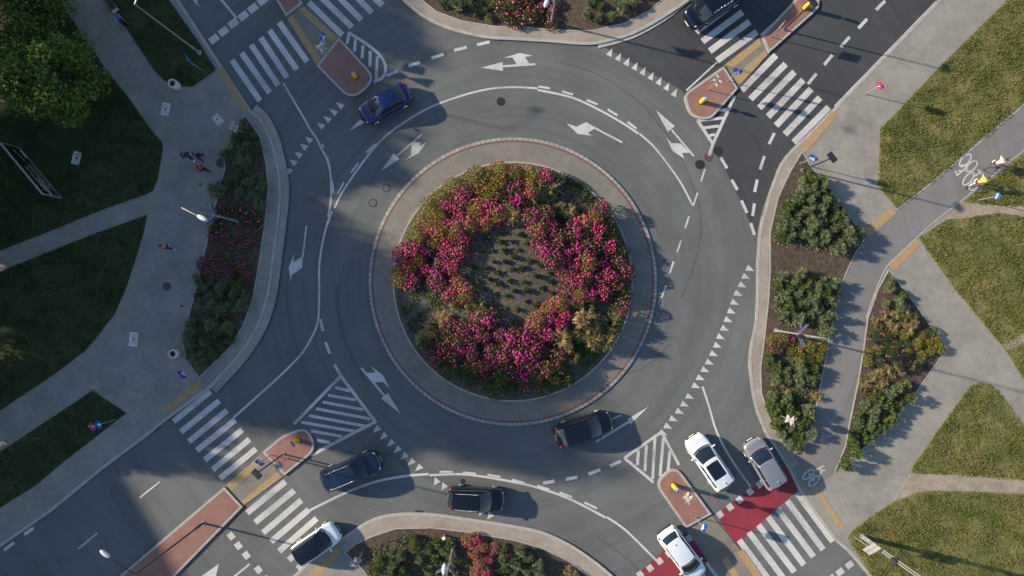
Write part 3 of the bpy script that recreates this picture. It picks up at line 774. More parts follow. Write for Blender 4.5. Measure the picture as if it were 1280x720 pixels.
def make_sprig():
    root = empty('young_plant', (0, 0, 0))
    n = 46; d = rdir(n); d[:, 2] = np.abs(d[:, 2]) * .8 + .15; d = unit(d); u = unit(np.cross(d, rdir(n)))
    c = np.abs(rng.normal(0, .05, (n, 3))) * np.array([[1, 1, 1.6]])
    quads_obj('foliage', quad_leaves(c, d, u, rng.uniform(.14, .26, n), rng.uniform(.09, .14, n)), M['rosegreen'], root)
    b = bm_new(); tube(b, (0, 0, 0), (0, 0, .16), .012, .006, 5); obj('stem', b, M['bark'], root)
    return root
protos = {
 'sage': [make_sage(0, .52, .95, 'sage', 8, (.33, .05)), make_sage(1, .62, 1.1, 'sage', 11, (.32, .05)), make_sage(2, .42, .8, 'sage', 5, (.36, .05)), make_sage(3, .55, .75, 'green', 9, (.28, .055))],
 'bushy': [make_sage(9, .58, .95, 'green', 11, (.26, .06)), make_sage(10, .48, .85, 'green', 8, (.26, .06)), make_sage(11, .55, 1.0, 'sage', 9, (.3, .05))],
 'rose_gold': [make_rose('rosegold', 'coral', 10), make_rose('rosegold', 'coral', 20), make_rose('rosegold', 'hotpink', 16)],
 'rose_pink': [make_rose('rosegold', 'hotpink', 68), make_rose('rosegreen', 'hotpink', 78)],
 'rose_mag': [make_rose('rosegreen', 'magenta', 78), make_rose('rosegreen', 'magenta', 56)],
 'rose_dark': [make_rose('rosegreen', 'magenta', 9), make_rose('rosegreen', 'hotpink', 4)],
 'rose_mid': [make_rose('rosegreen', 'magenta', 40), make_rose('rosegreen', 'hotpink', 34)],
 'rose_low': [make_rose('rosegreen', 'hotpink', 9, .6, .62, (.06, .1), 420)],
 'rose_yel': [make_rose('rosegold', 'coral', 3, .62, .8, (.06, .1), 460), make_rose('rosegreen', 'coral', 2, .62, .8, (.06, .09), 460), make_rose('rosegold', 'hotpink', 1, .6, .75, (.06, .09), 460)],
 'straw': [make_tuft('straw', .7), make_tuft('straw', .62, 1.0, 120), make_tuft('straw', .8, .9, 90), make_tuft('olivegrass', .7, 1.0)],
 'olive': [make_tuft('olivegrass', .5, .8)],
 'sprig': [make_sprig()],
}
_used = set()
def plant(kind, px, py, z, label, cat, group, sc=1.0, var=.16, hs=1.0):
    L = protos[kind]; i = random.randrange(len(L)); key = (kind, i)
    if key in _used: o = copy_tree(L[i])
    else: o = L[i]; _used.add(key)
    x, y = XY((px, py))
    o.location = (x, y, z); o.rotation_euler = (0, 0, random.uniform(0, 6.28))
    s = sc * random.uniform(1 - var, 1 + var) * (.86 if cat == 'shrub' else 1)
    o.scale = (s * random.uniform(.85, 1.15), s, s * hs * random.uniform(.75, 1.15))
    return tag(o, label, cat, group)
def poisson(poly, d, tries=4000, margin=None):
    xs = [p[0] for p in poly]; ys = [p[1] for p in poly]; out = []
    for _ in range(tries):
        p = (random.uniform(min(xs), max(xs)), random.uniform(min(ys), max(ys)))
        if not inside(poly, p): continue
        if all((p[0] - q[0]) ** 2 + (p[1] - q[1]) ** 2 > d * d for q in out): out.append(p)
    return out
rI = 149.5
def zi(p):
    x, y = XY(p); return mound(x, y) - .03
def rad(p): return math.hypot(p[0] - CX, p[1] - CY)
def arc(a0, a1, r, n=10):
    return [(CX + r * math.cos(R(a0 + (a1 - a0) * i / n)), CY + r * math.sin(R(a0 + (a1 - a0) * i / n))) for i in range(n + 1)]
# angles: 0 = right, 90 = down
NWR = arc(182, 290, 139) + [(689, 222), (672, 238), (655, 248), (636, 266), (612, 280), (590, 292), (580, 312), (580, 340), (583, 366), (566, 370), (548, 356), (532, 346), (508, 352)]
NER = [(658, 263), (675, 265), (690, 288), (706, 293), (726, 284), (740, 266), (752, 262)] + arc(-36, 13, 138, 6) + [(755, 372), (735, 370), (709, 362), (700, 348), (688, 326), (668, 300)]
SER = [(684, 384), (698, 375), (716, 392), (698, 408), (682, 418), (670, 402)]
SOR = [(544, 424), (564, 406), (590, 396), (606, 384), (620, 402), (637, 420), (655, 412), (668, 410), (680, 428), (706, 450), (703, 474)] + arc(58, 142, 137, 12)
GR = 'roses massed on the roundabout'
for p in poisson(NWR, 13.2):
    r = rad(p) / rI; k = random.random()
    inner = r < .80 + .08 * math.sin(p[0] * .1)
    if inner: kind = 'rose_pink' if k < .6 else ('rose_mag' if k < .9 else 'rose_gold')
    else: kind = 'rose_gold' if k < .82 else 'rose_pink'
    if kind == 'rose_gold': plant(kind, *p, zi(p), 'golden leaved rose bush with few coral flowers in the northwestern crescent of the roundabout bed', 'rose bush', GR)
    else: plant(kind, *p, zi(p), 'rose bush thick with pink flowers in the northwestern crescent of the roundabout bed', 'rose bush', GR)
for p in poisson(NER, 13.2):
    k = random.random()
    kind = 'rose_mag' if k < .42 else ('rose_pink' if k < .82 else 'rose_mid')
    if rad(p) > 128: kind = 'rose_mid' if k < .6 else 'rose_dark'
    plant(kind, *p, zi(p), 'pink flowering rose bush in the eastern crescent of the roundabout bed', 'rose bush', GR)
for p in poisson(SER, 13):
    plant('rose_pink', *p, zi(p), 'hot pink rose bush in the small patch between the eastern and southern rose crescents', 'rose bush', GR)
for p in poisson(SOR, 13.6):
    k = random.random(); r = rad(p)
    if r < 92: kind = 'rose_mag'
    elif r < 118: kind = 'rose_mag' if k < .35 else 'rose_mid'
    else: kind = 'rose_dark' if k < .75 else 'rose_mid'
    if kind == 'rose_dark': plant(kind, *p, zi(p), 'dark green rose bush with hardly a flower along the southern rim of the roundabout bed', 'rose bush', GR)
    else: plant(kind, *p, zi(p), 'magenta flowering rose bush in the southern crescent of the roundabout bed', 'rose bush', GR)
for p in poisson([(CX + 54 * math.cos(t), 346 + 58 * math.sin(t)) for t in [k * .35 for k in range(18)]], 12):
    plant('sprig', *p, zi(p), 'little green plant on bare soil in the middle of the roundabout', 'young plant', 'young plants in the middle of the roundabout', 1.15, .25)
TG = 'ornamental grasses on the roundabout'
for p in [(656, 220), (672, 236), (683, 243), (664, 252), (690, 238), (640, 272), (636, 262)]:
    plant('straw', *p, zi(p), 'tan ornamental grass tuft beside the northern tip of the pink crescent', 'grass tuft', TG, 1.0)
for p in [(711, 266), (700, 262), (716, 278), (690, 262)]:
    plant('straw' if p[0] == 711 else 'olive', *p, zi(p), 'small ornamental grass tuft in the dark northeastern ground cover of the roundabout', 'grass tuft', TG, .8)
for p in [(724, 380), (736, 386), (728, 398), (747, 396), (742, 408), (755, 410), (770, 396), (766, 414), (755, 425), (700, 421), (710, 434), (740, 424), (728, 414), (762, 403), (716, 446)]:
    plant('straw' if random.random() < .7 else 'olive', *p, zi(p), 'tall tan ornamental grass tuft in the southeastern gap between the roses', 'grass tuft', TG, .85, .4, 1.6)
for p in [(573, 382), (580, 376), (560, 394), (550, 404), (590, 384), (600, 380), (568, 404), (556, 416), (540, 412), (530, 424), (596, 390)]:
    plant('olive' if random.random() < .6 else 'straw', *p, zi(p), 'olive brown grass tuft in the western gap between the roses', 'grass tuft', TG, .9, .2)

# low ground cover inside the island: nobody could count it
def cover(name, poly, n, mat, z, hh=(.12, .3), w=.05, zfun=None, clump=None):
    xs = np.array([p[0] for p in poly]); ys = np.array([p[1] for p in poly])
    X = rng.uniform(xs.min(), xs.max(), n); Y = rng.uniform(ys.min(), ys.max(), n)
    k = inside_np(poly, X, Y); X, Y = X[k], Y[k]
    if clump:
        q = np.sin(X * clump + 1.3 * np.sin(Y * clump * .7)) * np.sin(Y * clump * 1.1 + 1.7 * np.sin(X * clump * .6)) + rng.normal(0, .35, len(X))
        X, Y = X[q > -.05], Y[q > -.05]
    wx = (X - 640) / S; wy = (360 - Y) / S
    wz = np.array([zfun(a, b_) for a, b_ in zip(wx, wy)]) if zfun else np.full(len(wx), z)
    m = len(wx); C = np.stack([wx, wy, wz], 1)
    d = rng.normal(0, .9, (m, 3)); d[:, 2] = .8; d = unit(d); u = unit(np.cross(d, rdir(m)))
    return tag(quads_obj(name, quad_leaves(C, d, u, rng.uniform(hh[0], hh[1], m), np.full(m, w)), M[mat]), kind='stuff')
mz = lambda a, b_: mound(a, b_)
tag(cover('ground_cover', [(690, 216), (668, 250), (660, 262), (692, 286), (706, 290), (740, 266), (762, 268), (736, 236), (712, 222)], 9000, 'rosegreen', 0, (.12, .28), .07, mz, .22), 'low dark green ground cover in the northeastern gap of the roundabout bed', 'ground cover')
tag(cover('ground_cover', [(500, 356), (530, 352), (550, 364), (582, 378), (560, 400), (535, 425), (522, 432), (506, 400), (497, 370)], 9000, 'green', 0, (.1, .25), .06, mz, .16), 'patchy green ground cover on soil in the western gap of the roundabout bed', 'ground cover')
tag(cover('ground_cover', [(715, 420), (745, 425), (752, 440), (735, 460), (715, 452)], 5000, 'green', 0, (.12, .3), .07, mz, .2), 'green ground cover patch among the tan grasses by the southeastern rim', 'ground cover')

# shrubs of the roadside beds
def bed(kind, pts, label, cat, group, sc=1., var=.22, z=.12, hs=1.):
    for p in pts: plant(kind, *p, z, label, cat, group, sc, var, hs)
WG = 'silver green shrubs in the western bed'
bed('sage', poisson([(306, 160), (290, 178), (284, 196), (292, 206), (310, 200), (324, 186), (318, 172)], 12), 'silvery green shrub in the northern clump of the western bed', 'shrub', WG)
bed('sage', poisson([(278, 226), (276, 240), (300, 246), (318, 258), (326, 268), (332, 240), (331, 220), (312, 226)], 12), 'silvery green shrub in the clump above the lamp post of the western bed', 'shrub', WG)
bed('sage', poisson([(250, 348), (247, 376), (262, 384), (290, 388), (308, 388), (314, 366), (300, 352), (276, 352)], 12), 'silvery green shrub below the pink roses of the western bed', 'shrub', WG)
bed('sage', poisson([(240, 402), (236, 430), (244, 452), (254, 458), (275, 438), (294, 422), (292, 408), (268, 404)], 12), 'silvery green shrub in the southern clump of the western bed', 'shrub', WG)
bed('rose_low', [(278, 266), (288, 264), (300, 266), (314, 272), (322, 280), (308, 280), (276, 282), (272, 288), (296, 278)], 'low pink rose beside the lamp post in the western bed', 'rose bush', 'roses in the western bed', .8)
bed('rose_mid', [(268, 296), (282, 296), (300, 296), (314, 300), (290, 306), (276, 308), (306, 310)], 'sparse pink rose bush in the middle of the western bed', 'rose bush', 'roses in the western bed', .62, .1, .12, .6)
bed('rose_mid', [(266, 326), (276, 332), (288, 334), (264, 342), (278, 344), (292, 342), (304, 334), (256, 330), (310, 342)], 'pink rose bush in the lower row of the western bed', 'rose bush', 'roses in the western bed', .75, .1, .12, .7)
bed('olive', [(286, 320), (302, 320), (270, 392), (284, 396), (300, 216), (312, 214)], 'small dark tuft on the mulch of the western bed', 'grass tuft', 'tufts in the western bed', .5)
EG = 'silver green shrubs in the eastern bed'
bed('sage', poisson([(1004, 226), (990, 240), (982, 262), (972, 284), (970, 298), (1000, 302), (1016, 300), (1046, 316), (1072, 300), (1062, 284), (1048, 262), (1030, 238), (1016, 222)], 11.5), 'bushy green shrub in the northern clump of the eastern bed', 'shrub', EG, 1.05, .2, .12, 1.15)
bed('bushy', [(1008, 222), (1026, 230), (1046, 276), (976, 278), (992, 252)], 'bright green shrub in the northern clump of the eastern bed', 'shrub', EG, 1.0)
bed('sage', poisson([(968, 346), (966, 382), (970, 400), (992, 404), (1010, 396), (1030, 416), (1042, 372), (1044, 350), (1020, 342), (990, 340)], 11.5), 'silvery green shrub above the lamp post in the eastern bed', 'shrub', EG, 1.0, .2, .12, 1.1)
bed('rose_yel', poisson([(962, 424), (966, 440), (990, 446), (1022, 450), (1026, 434), (1010, 424), (990, 428), (974, 420)], 11.5), 'golden leaved rose bush by the lamp post in the eastern bed', 'rose bush', 'roses in the eastern bed', .8, .1, .12, .9)
bed('rose_mid', [(968, 426), (976, 432), (986, 426), (964, 436)], 'pink flowered rose bush at the kerb side of the eastern bed', 'rose bush', 'roses in the eastern bed', .6, .1, .12, .8)
bed('sage', poisson([(960, 448), (962, 474), (990, 484), (1010, 474), (1018, 458), (990, 452)], 11.5), 'silvery green shrub below the golden roses of the eastern bed', 'shrub', EG)
bed('straw', [(970, 474), (976, 480), (984, 490), (1016, 490), (1020, 496), (966, 478)], 'small straw coloured tuft on the mulch of the eastern bed', 'grass tuft', 'straw tufts in the eastern beds', .5, .2)
bed('bushy', poisson([(960, 486), (958, 508), (968, 536), (984, 556), (998, 556), (1010, 540), (1016, 520), (1008, 506), (990, 512), (974, 500)], 11.5), 'green shrub around the sign post at the southern end of the eastern bed', 'shrub', EG, 1.02)
bed('sage', [(1012, 476), (1018, 470), (980, 500), (1006, 512)], 'silvery green shrub at the path side of the eastern bed', 'shrub', EG, .9)
TG2 = 'shrubs in the triangular bed'
bed('sage', [(1106, 360), (1104, 380), (1124, 368), (1120, 380), (1112, 350)], 'silvery shrub at the northern corner of the triangular bed', 'shrub', TG2, .85)
bed('straw', poisson([(1090, 396), (1090, 408), (1130, 412), (1146, 400), (1128, 388), (1108, 392)], 9), 'straw coloured tuft in the upper row of the triangular bed', 'grass tuft', 'straw tufts in the triangular bed', .58, .2)
bed('rose_yel', poisson([(1086, 416), (1080, 456), (1100, 452), (1124, 442), (1150, 446), (1176, 436), (1160, 412), (1124, 414)], 11), 'golden leaved rose bush across the middle of the triangular bed', 'rose bush', 'roses in the triangular bed', .72, .12, .12, .8)
bed('straw', poisson([(1076, 474), (1074, 492), (1090, 486), (1118, 466), (1146, 456), (1140, 450), (1108, 458)], 9), 'straw coloured tuft in the lower row of the triangular bed', 'grass tuft', 'straw tufts in the triangular bed', .52, .2)
bed('bushy', poisson([(1078, 494), (1066, 530), (1058, 560), (1050, 580), (1070, 562), (1096, 546), (1122, 510), (1138, 488), (1130, 478), (1104, 484)], 11.5), 'green shrub at the southern end of the triangular bed', 'shrub', TG2, 1.0, .2, .12, 1.1)
NG = 'shrubs in the northern bed'
bed('sage', [(556, 4), (572, 10), (584, 2), (560, -10), (580, -14)], 'silvery shrub at the western end of the northern bed', 'shrub', NG, .95)
bed('rose_low', poisson([(628, -20), (626, 26), (650, 33), (690, 34), (696, -20)], 11.5), 'low red flowering rose in the middle of the northern bed', 'rose bush', 'roses in the northern bed', .95)
bed('rose_pink', [(646, 18), (664, 24), (676, 10), (690, 14), (640, 4), (664, -2)], 'red flowered rose bush in the middle of the northern bed', 'rose bush', 'roses in the northern bed', .55, .1, .12, .7)
bed('sage', [(732, 20), (746, 26), (762, 24), (748, 10), (776, 12), (790, 6), (768, 4), (800, -6), (736, 4), (782, -8)], 'green shrub at the eastern end of the northern bed', 'shrub', NG, .85)
bed('olive', [(604, 14), (612, 24), (598, 4), (592, 18), (614, 6)], 'olive tuft next to the red roses of the northern bed', 'grass tuft', 'tufts in the northern bed', .7)
SG = 'shrubs in the southern bed'
bed('sage', poisson([(470, 694), (462, 712), (466, 730), (510, 730), (512, 700), (496, 684), (484, 686)], 12), 'silvery shrub near the white car in the southern bed', 'shrub', SG, .95)
bed('sage', poisson([(532, 672), (534, 694), (550, 700), (548, 726), (572, 728), (572, 700), (562, 676)], 12), 'silvery shrub beside the lamp post in the southern bed', 'shrub', SG, .95)
bed('bushy', [(517, 670), (520, 680), (524, 696), (536, 710)], 'yellow green bush between the silvery shrubs of the southern bed', 'shrub', SG, .75)
bed('rose_pink', [(586, 674), (596, 672), (604, 682), (594, 688), (600, 700), (612, 696), (608, 712), (618, 684), (596, 714), (616, 722)], 'red pink rose bush in the middle of the southern bed', 'rose bush', 'roses in the southern bed', .7, .1, .12, .8)
bed('sage', poisson([(626, 682), (622, 700), (626, 726), (676, 728), (680, 706), (668, 690), (646, 684)], 12), 'silvery shrub at the eastern end of the southern bed', 'shrub', SG, .95)
bed('straw', [(710, 712), (716, 718), (706, 722), (712, 726)], 'orange tan tuft at the eastern tip of the southern bed', 'grass tuft', 'tufts in the southern bed', .6)
for L in protos.values():
    pass

for k, poly, n, mat in (('eastern', [(976, 250), (966, 305), (1046, 318), (1076, 298), (1036, 240), (1006, 218)], 6000, 'sage'), ('eastern', [(966, 345), (966, 404), (1032, 412), (1046, 345)], 5000, 'sage'),
                        ('eastern', [(958, 450), (962, 530), (990, 560), (1012, 510), (1020, 452)], 6000, 'green'), ('triangular', [(1076, 490), (1052, 580), (1096, 544), (1138, 486)], 4500, 'green'),
                        ('western', [(290, 176), (284, 204), (324, 190), (316, 166)], 2500, 'sage'), ('western', [(240, 400), (238, 448), (290, 430), (304, 400)], 3500, 'sage'), ('southern', [(450, 690), (470, 740), (600, 740), (575, 672), (500, 668)], 7000, 'sage')):
    tag(cover('undergrowth', poly, n, mat, .13, (.12, .3), .06, None, .3), 'low mixed growth between the shrubs of the %s bed' % k, 'ground cover')
# ---------------------------------------------------------------- grass
def grass(name, poly, dens, mat, label, hh, clip=(-40, -40, 1320, 760)):
    xs = [min(max(p[0], clip[0]), clip[2]) for p in poly]; ys = [min(max(p[1], clip[1]), clip[3]) for p in poly]
    x0, x1, y0, y1 = min(xs), max(xs), min(ys), max(ys)
    n = int((x1 - x0) * (y1 - y0) / S / S * dens)
    X = rng.uniform(x0, x1, n); Y = rng.uniform(y0, y1, n); k = inside_np(poly, X, Y); X, Y = X[k], Y[k]
    # uneven growth: tussocks and thin patches
    q = np.sin(X * .11 + 2 * np.sin(Y * .053)) * np.sin(Y * .13 + 2 * np.sin(X * .047)) + .6 * np.sin(X * .31 + Y * .27) * np.sin(Y * .36 - X * .2)
    k = rng.uniform(-1.6, 1.2, len(X)) < q + .55
    X, Y, q = X[k], Y[k], q[k]
    X = X + rng.normal(0, .9, len(X)); Y = Y + rng.normal(0, .9, len(X))      # blades spill over the edges
    m = len(X); nb = 4
    C = np.repeat(np.stack([(X - 640) / S, (360 - Y) / S, np.full(m, .135)], 1), nb, 0)
    C[:, :2] += rng.normal(0, .045, (m * nb, 2))
    d = rng.normal(0, .75, (m * nb, 3)); d[:, 2] = 1; d = unit(d); u = unit(np.cross(d, rdir(m * nb)))
    ln = rng.uniform(hh[0], hh[1], m * nb) * np.repeat(np.clip(1 + .45 * q, .5, 1.7), nb)
    o = quads_obj(name, quad_leaves(C, d, u, ln, np.full(m * nb, .034)), M[mat])
    return tag(o, label, 'grass', None, 'stuff')
NAMES = {'w1': 'dark green grass of the lawn around the tree and the billboard', 'w2': 'dark green grass of the wedge below the narrow western path', 'w3': 'dark grass of the strip with the round blue sign', 'w0': 'dark green grass with the lamp post and the bench at its edge',
 'e1': 'dry olive grass between the northeastern pavement and the cycle path', 'e1b': 'dry grass beside the two cyclists', 'e2': 'sunlit dry grass right of the slanting concrete walk', 'e3': 'dry grass triangle above the trodden path', 'e4': 'dry grass with the tall lamp post at the bottom right'}
for k, p in LAWN.items():
    w = k[0] == 'w'
    grass('grass', p, 46 if w else 115, 'grass_w' if w else 'grass_e', NAMES[k], (.07, .17) if w else (.06, .16))

# ---------------------------------------------------------------- trees
def make_tree(name, H, Rr, nleaf, leaf, seed, base=.28, ncl=70):
    root = empty(name, (0, 0, 0))
    b = bm_new()
    zc = H * (base + (1 - base) / 2); hz_ = H * (1 - base) / 2
    trunk_top = Vector((random.uniform(-.2, .2), random.uniform(-.2, .2), H * .62))
    tube(b, (0, 0, -.05), trunk_top * .5, .028 * H, .021 * H, 10); tube(b, trunk_top * .5, trunk_top, .021 * H, .008 * H, 10)
    obj('trunk', b, M['bark'], root)
    P = rdir(ncl) * rng.uniform(.45, 1, (ncl, 1)) ** .6
    P[:, 0] *= Rr; P[:, 1] *= Rr; P[:, 2] = P[:, 2] * hz_ + zc
    P[:, 0] += rng.normal(0, Rr * .08, ncl); P[:, 1] += rng.normal(0, Rr * .08, ncl)
    b = bm_new()
    for p in P[::2]:
        t = trunk_top * random.uniform(.5, .98); q = Vector(p)
        mid = t.lerp(q, .5) + Vector((0, 0, .08 * H * random.random()))
        tube(b, t, mid, .008 * H, .004 * H, 5); tube(b, mid, q, .004 * H, .0015 * H, 5)
    obj('limbs', b, M['bark'], root)
    V = []; k = nleaf // ncl
    for p in P:
        rc = Rr * rng.uniform(.2, .36)
        c = p + rdir(k) * rc * rng.uniform(.15, 1, (k, 1)) ** .5 * np.array([[1, 1, .8]])
        d = unit(rdir(k) * .9 + np.array([[0, 0, -.15]])); u = unit(np.cross(d, rdir(k)))
        V.append(quad_leaves(c, d, u, rng.uniform(.7, 1.3, k) * leaf, rng.uniform(.7, 1.2, k) * leaf * .62))
    quads_obj('crown', np.concatenate(V), M['treeleaf'], root)
    return root
t = make_tree('broadleaf_tree', 8.8, 2.95, 14000, .25, 1, .2, 80)
t.location = (*XY((120, 124)), .1); tag(t, 'bright green broadleaf tree on the lawn beside the billboard', 'tree', 'trees by the western path')
t = make_tree('broadleaf_tree', 8.0, 3.6, 11000, .28, 2, .2, 70)
t.location = (*XY((70, 30)), .1); tag(t, 'dark tree filling the top left corner behind the bright tree', 'tree', 'trees by the western path')
t0 = make_tree('broadleaf_tree', 12, 4.2, 9000, .42, 3, .22, 80)
t1 = make_tree('broadleaf_tree', 12, 3.6, 8000, .42, 4, .2, 70)
WESTROW = [(-95, 70, 13.5, 1), (-120, -40, 14.5, 1), (-150, -130, 16, .95), (-60, -190, 13, 1), (-150, -85, 15.5, .9), (-140, 15, 15.5, .9), (-230, 140, 15.5, .9), (-110, 150, 12, 1), (-95, 215, 15, .95), (-150, 262, 17.5, .9), (-100, 300, 17, .9), (-160, 342, 22.5, .62), (-165, 312, 21, .7), (-110, 366, 16, .8), (-110, 472, 9.6, .9), (-80, 500, 7.2, 1.3), (-75, 560, 5.2, 1.5), (-90, 455, 7.5, 1.3), (-215, 320, 19, .8), (-210, 215, 17, .9)]  # unseen trees sized by their cast shade; low wide fillers added to close gaps
for i, (x, y, h, wd) in enumerate(WESTROW):
    pr = (t0, t1)[i % 2]
    o = pr if i < 2 else copy_tree(pr)
    s = h / 12
    o.location = (*XY((x, y)), .1); o.rotation_euler.z = i * 1.7; o.scale = (s * .92 * wd, s * .92 * wd, s)
    tag(o, 'broadleaf tree in the unseen row west of the lawn', 'tree', 'row of trees west of the junction')
# ================================================================= cars
def paint(name, c, metal=.25, rough=.13):
    m, nt, b = _m(name)
    b.inputs['Base Color'].default_value = (*c, 1); b.inputs['Metallic'].default_value = metal; b.inputs['Roughness'].default_value = rough
    b.inputs['Coat Weight'].default_value = .8; b.inputs['Coat Roughness'].default_value = .05
    g = nd(nt, 'ShaderNodeNewGeometry'); n = nd(nt, 'ShaderNodeTexNoise', i_Scale=7.0, i_Detail=8.0)
    nt.links.new(g.outputs['Position'], n.inputs['Vector'])
    q = nd(nt, 'ShaderNodeMapRange'); q.inputs['To Min'].default_value = rough * .75; q.inputs['To Max'].default_value = rough * 1.5
    nt.links.new(n.outputs['Fac'], q.inputs['Value']); nt.links.new(q.outputs['Result'], b.inputs['Roughness'])
    return m
P_NAVY = paint('paint_navy', (.003, .013, .085), .25)
P_BLUE = paint('paint_dark_blue', (.018, .036, .072), .5)
P_BLACK = paint('paint_black', (.003, .005, .012), .1)
P_WHITE = paint('paint_white', (.60, .66, .72), 0, .12)  # cool white, with the sky's blue reflection tinted into the colour
P_SILVER = paint('paint_silver_taupe', (.33, .335, .36), .55, .24)

def grid_faces(bm, G, flip=False, mi=0, closed=False):
    for i in range(len(G) - 1):
        row = G[i]; nx = G[i + 1]
        for j in range(len(row) - 1):
            q = (row[j], row[j + 1], nx[j + 1], nx[j])
            if len({id(v) for v in q}) < 4: continue
            f = bm.faces.new(q if not flip else q[::-1]); f.material_index = mi; f.smooth = True
def car(name, label, px, py, dirv, L, W, H, pt, kind='suv', roofmat=None, rails=False, pano=False, group='cars on the junction', cat='car'):
    # plan position of the wheels' centre, heading along dirv (plan units, y down)
    px, py = base_of(px, py, .75)
    ang = math.atan2(-dirv[1], dirv[0])
    root = empty(name, (*XY((px, py)), .012), ang, label, cat, group)
    hw = W / 2
    zb = .62 * H if kind != 'van' else .56 * H            # belt line
    if kind == 'sedan': X = dict(w1=.245, w2=.055, r3=-.235, r4=-.385); hood = .50 * H * 1.12
    elif kind == 'hatch': X = dict(w1=.26, w2=.075, r3=-.335, r4=-.455); hood = .56 * H
    elif kind == 'van': X = dict(w1=.33, w2=.21, r3=-.47, r4=-.49); hood = .54 * H
    else: X = dict(w1=.25, w2=.07, r3=-.40, r4=-.475); hood = .56 * H
    # lower body ----------------------------------------------------------
    T = np.concatenate([[0, .006, .02, .05, .09], np.linspace(.14, .86, 15), [.91, .95, .98, .994, 1]])
    def wf(t):
        e = 0
        if t < .1: e = (1 - t / .1)
        w = 1 - .17 * e ** 2.6 - .015 * e
        if t > .80:
            e = (t - .80) / .2; w = 1 - .055 * e - .20 * e ** 4
        return w
    def zt(t):
        x = t - .5
        if x > X['w1']:
            s = (x - X['w1']) / (.5 - X['w1']); z = zb + (hood - zb) * min(1, s * 3) - .10 * s ** 1.6 - .15 * max(0, (s - .82) / .18) ** 2
        elif x < X['r4']:
            s = (X['r4'] - x) / (.5 + X['r4'] + 1e-6); z = zb + .04 - .10 * s ** 2
        else: z = zb + .04 * (X['w1'] - x) / (X['w1'] - X['r4'])
        if t < .05: z -= .12 * (1 - t / .05) ** 2
        return z
    def zlow(t):
        e = max(0, abs(t - .5) - .40) / .1
        return .20 + .10 * e
    bm = bm_new(); G = []
    for t in T:
        w = hw * wf(t); z = zt(t); x = (t - .5) * L; zl = zlow(t)
        half = [(0, zl), (.86 * w, zl), (.96 * w, zl + .12), (w, .30 * z + .30), (.985 * w, z - .14), (.955 * w, z - .05), (.90 * w, z - .008), (.72 * w, z + .018), (.38 * w, z + .032), (0, z + .037)]
        prof = [(-y, zz) for y, zz in half] + [(y, zz) for y, zz in reversed(half[1:-1])]
        bow = .0
        row = []
        for y, zz in prof:
            xb = x
            if t > .9: xb = x - (t - .9) / .1 * .16 * (abs(y) / hw) ** 2.2 * L / 4.4
            if t < .06: xb = x + (.06 - t) / .06 * .08 * (abs(y) / hw) ** 2.2
            row.append(bm.verts.new((xb, y, zz)))
        row.append(row[0]); G.append(row)
    grid_faces(bm, G)
    bm.faces.new(G[0][:-1]); bm.faces.new(G[-1][:-1][::-1])
    body = obj('body', bm, pt, root)
    # cabin ---------------------------------------------------------------
    wg = hw * .90; wr = hw * (.66 if kind == 'sedan' else .72 if kind != 'van' else .84)
    zr = H - .03
    def lerp(a, b, t): return a + (b - a) * t
    def crown(x, v): return .035 * (1 - v * v)
    def front(v, t):
        bow = .17 * (1 - v * v)
        x = lerp(X['w1'] * L + bow, X['w2'] * L + bow * .45, t); y = v * lerp(wg * .955, wr, t)
        z = lerp(zt(X['w1'] + .5) - .03, zr + crown(0, v), t) + .02 * math.sin(math.pi * t)
        return Vector((x, y, z))
    def back(v, t):
        bow = -.10 * (1 - v * v)
        x = lerp(X['r4'] * L + bow, X['r3'] * L + bow * .5, t); y = v * lerp(wg * .93, wr * .97, t)
        z = lerp(zt(X['r4'] + .5) - .03, zr - .035 + crown(0, v), t) + .02 * math.sin(math.pi * t)
        return Vector((x, y, z))
    def roofp(v, u):            # u 0 front .. 1 rear
        a = front(v, 1); b = back(v, 1)
        p = a.lerp(b, u); p.z += .045 * math.sin(math.pi * min(1, u * 1.0)) ; p.y *= 1 + .035 * math.sin(math.pi * u)
        return p
    def side(s, u, t):          # s = -1/1, u 0 front..1 rear, t 0 belt..1 roof
        a = front(s, t); b = back(s, t)
        top = roofp(s, u)
        lo = Vector((lerp(X['w1'] * L, X['r4'] * L, u), s * wg * lerp(.955, .93, u) * (1 + .05 * math.sin(math.pi * u)), zt(lerp(X['w1'], X['r4'], u) + .5) - .03))
        p = lo.lerp(top, t); p.y += s * .03 * math.sin(math.pi * t)
        return p
    NV = 10; NU = 12; NT = 5
    vs = [2 * i / NV - 1 for i in range(NV + 1)]
    def patch(bm, f, A, B, flip=False, off=0, mi=0):
        pts = [[f(a, b) for b in B] for a in A]
        if off:
            new = []
            for i in range(len(A)):
                r = []
                for j in range(len(B)):
                    i0, i1 = max(i - 1, 0), min(i + 1, len(A) - 1); j0, j1 = max(j - 1, 0), min(j + 1, len(B) - 1)
                    n = (pts[i1][j] - pts[i0][j]).cross(pts[i][j1] - pts[i][j0])
                    if n.length > 1e-9: n.normalize()
                    if n.dot(pts[i][j] - Vector((0, 0, .4 * H))) < 0: n = -n
                    r.append(pts[i][j] + n * off)
                new.append(r)
            pts = new
        grid_faces(bm, [[bm.verts.new(p) for p in r] for r in pts], mi=mi)
    bm = bm_new()
    ts = [i / NT for i in range(NT + 1)]; us = [i / NU for i in range(NU + 1)]
    patch(bm, front, vs, ts); patch(bm, back, vs, ts)
    patch(bm, lambda u, t: side(1, u, t), us, ts); patch(bm, lambda u, t: side(-1, u, t), us, ts)
    bmesh.ops.remove_doubles(bm, verts=bm.verts, dist=.004)
    cabin = obj('cabin', bm, roofmat or pt, root)
    bm = bm_new(); patch(bm, lambda u, v: roofp(v, u), us, vs)
    roof = obj('roof', bm, roofmat or pt, root)
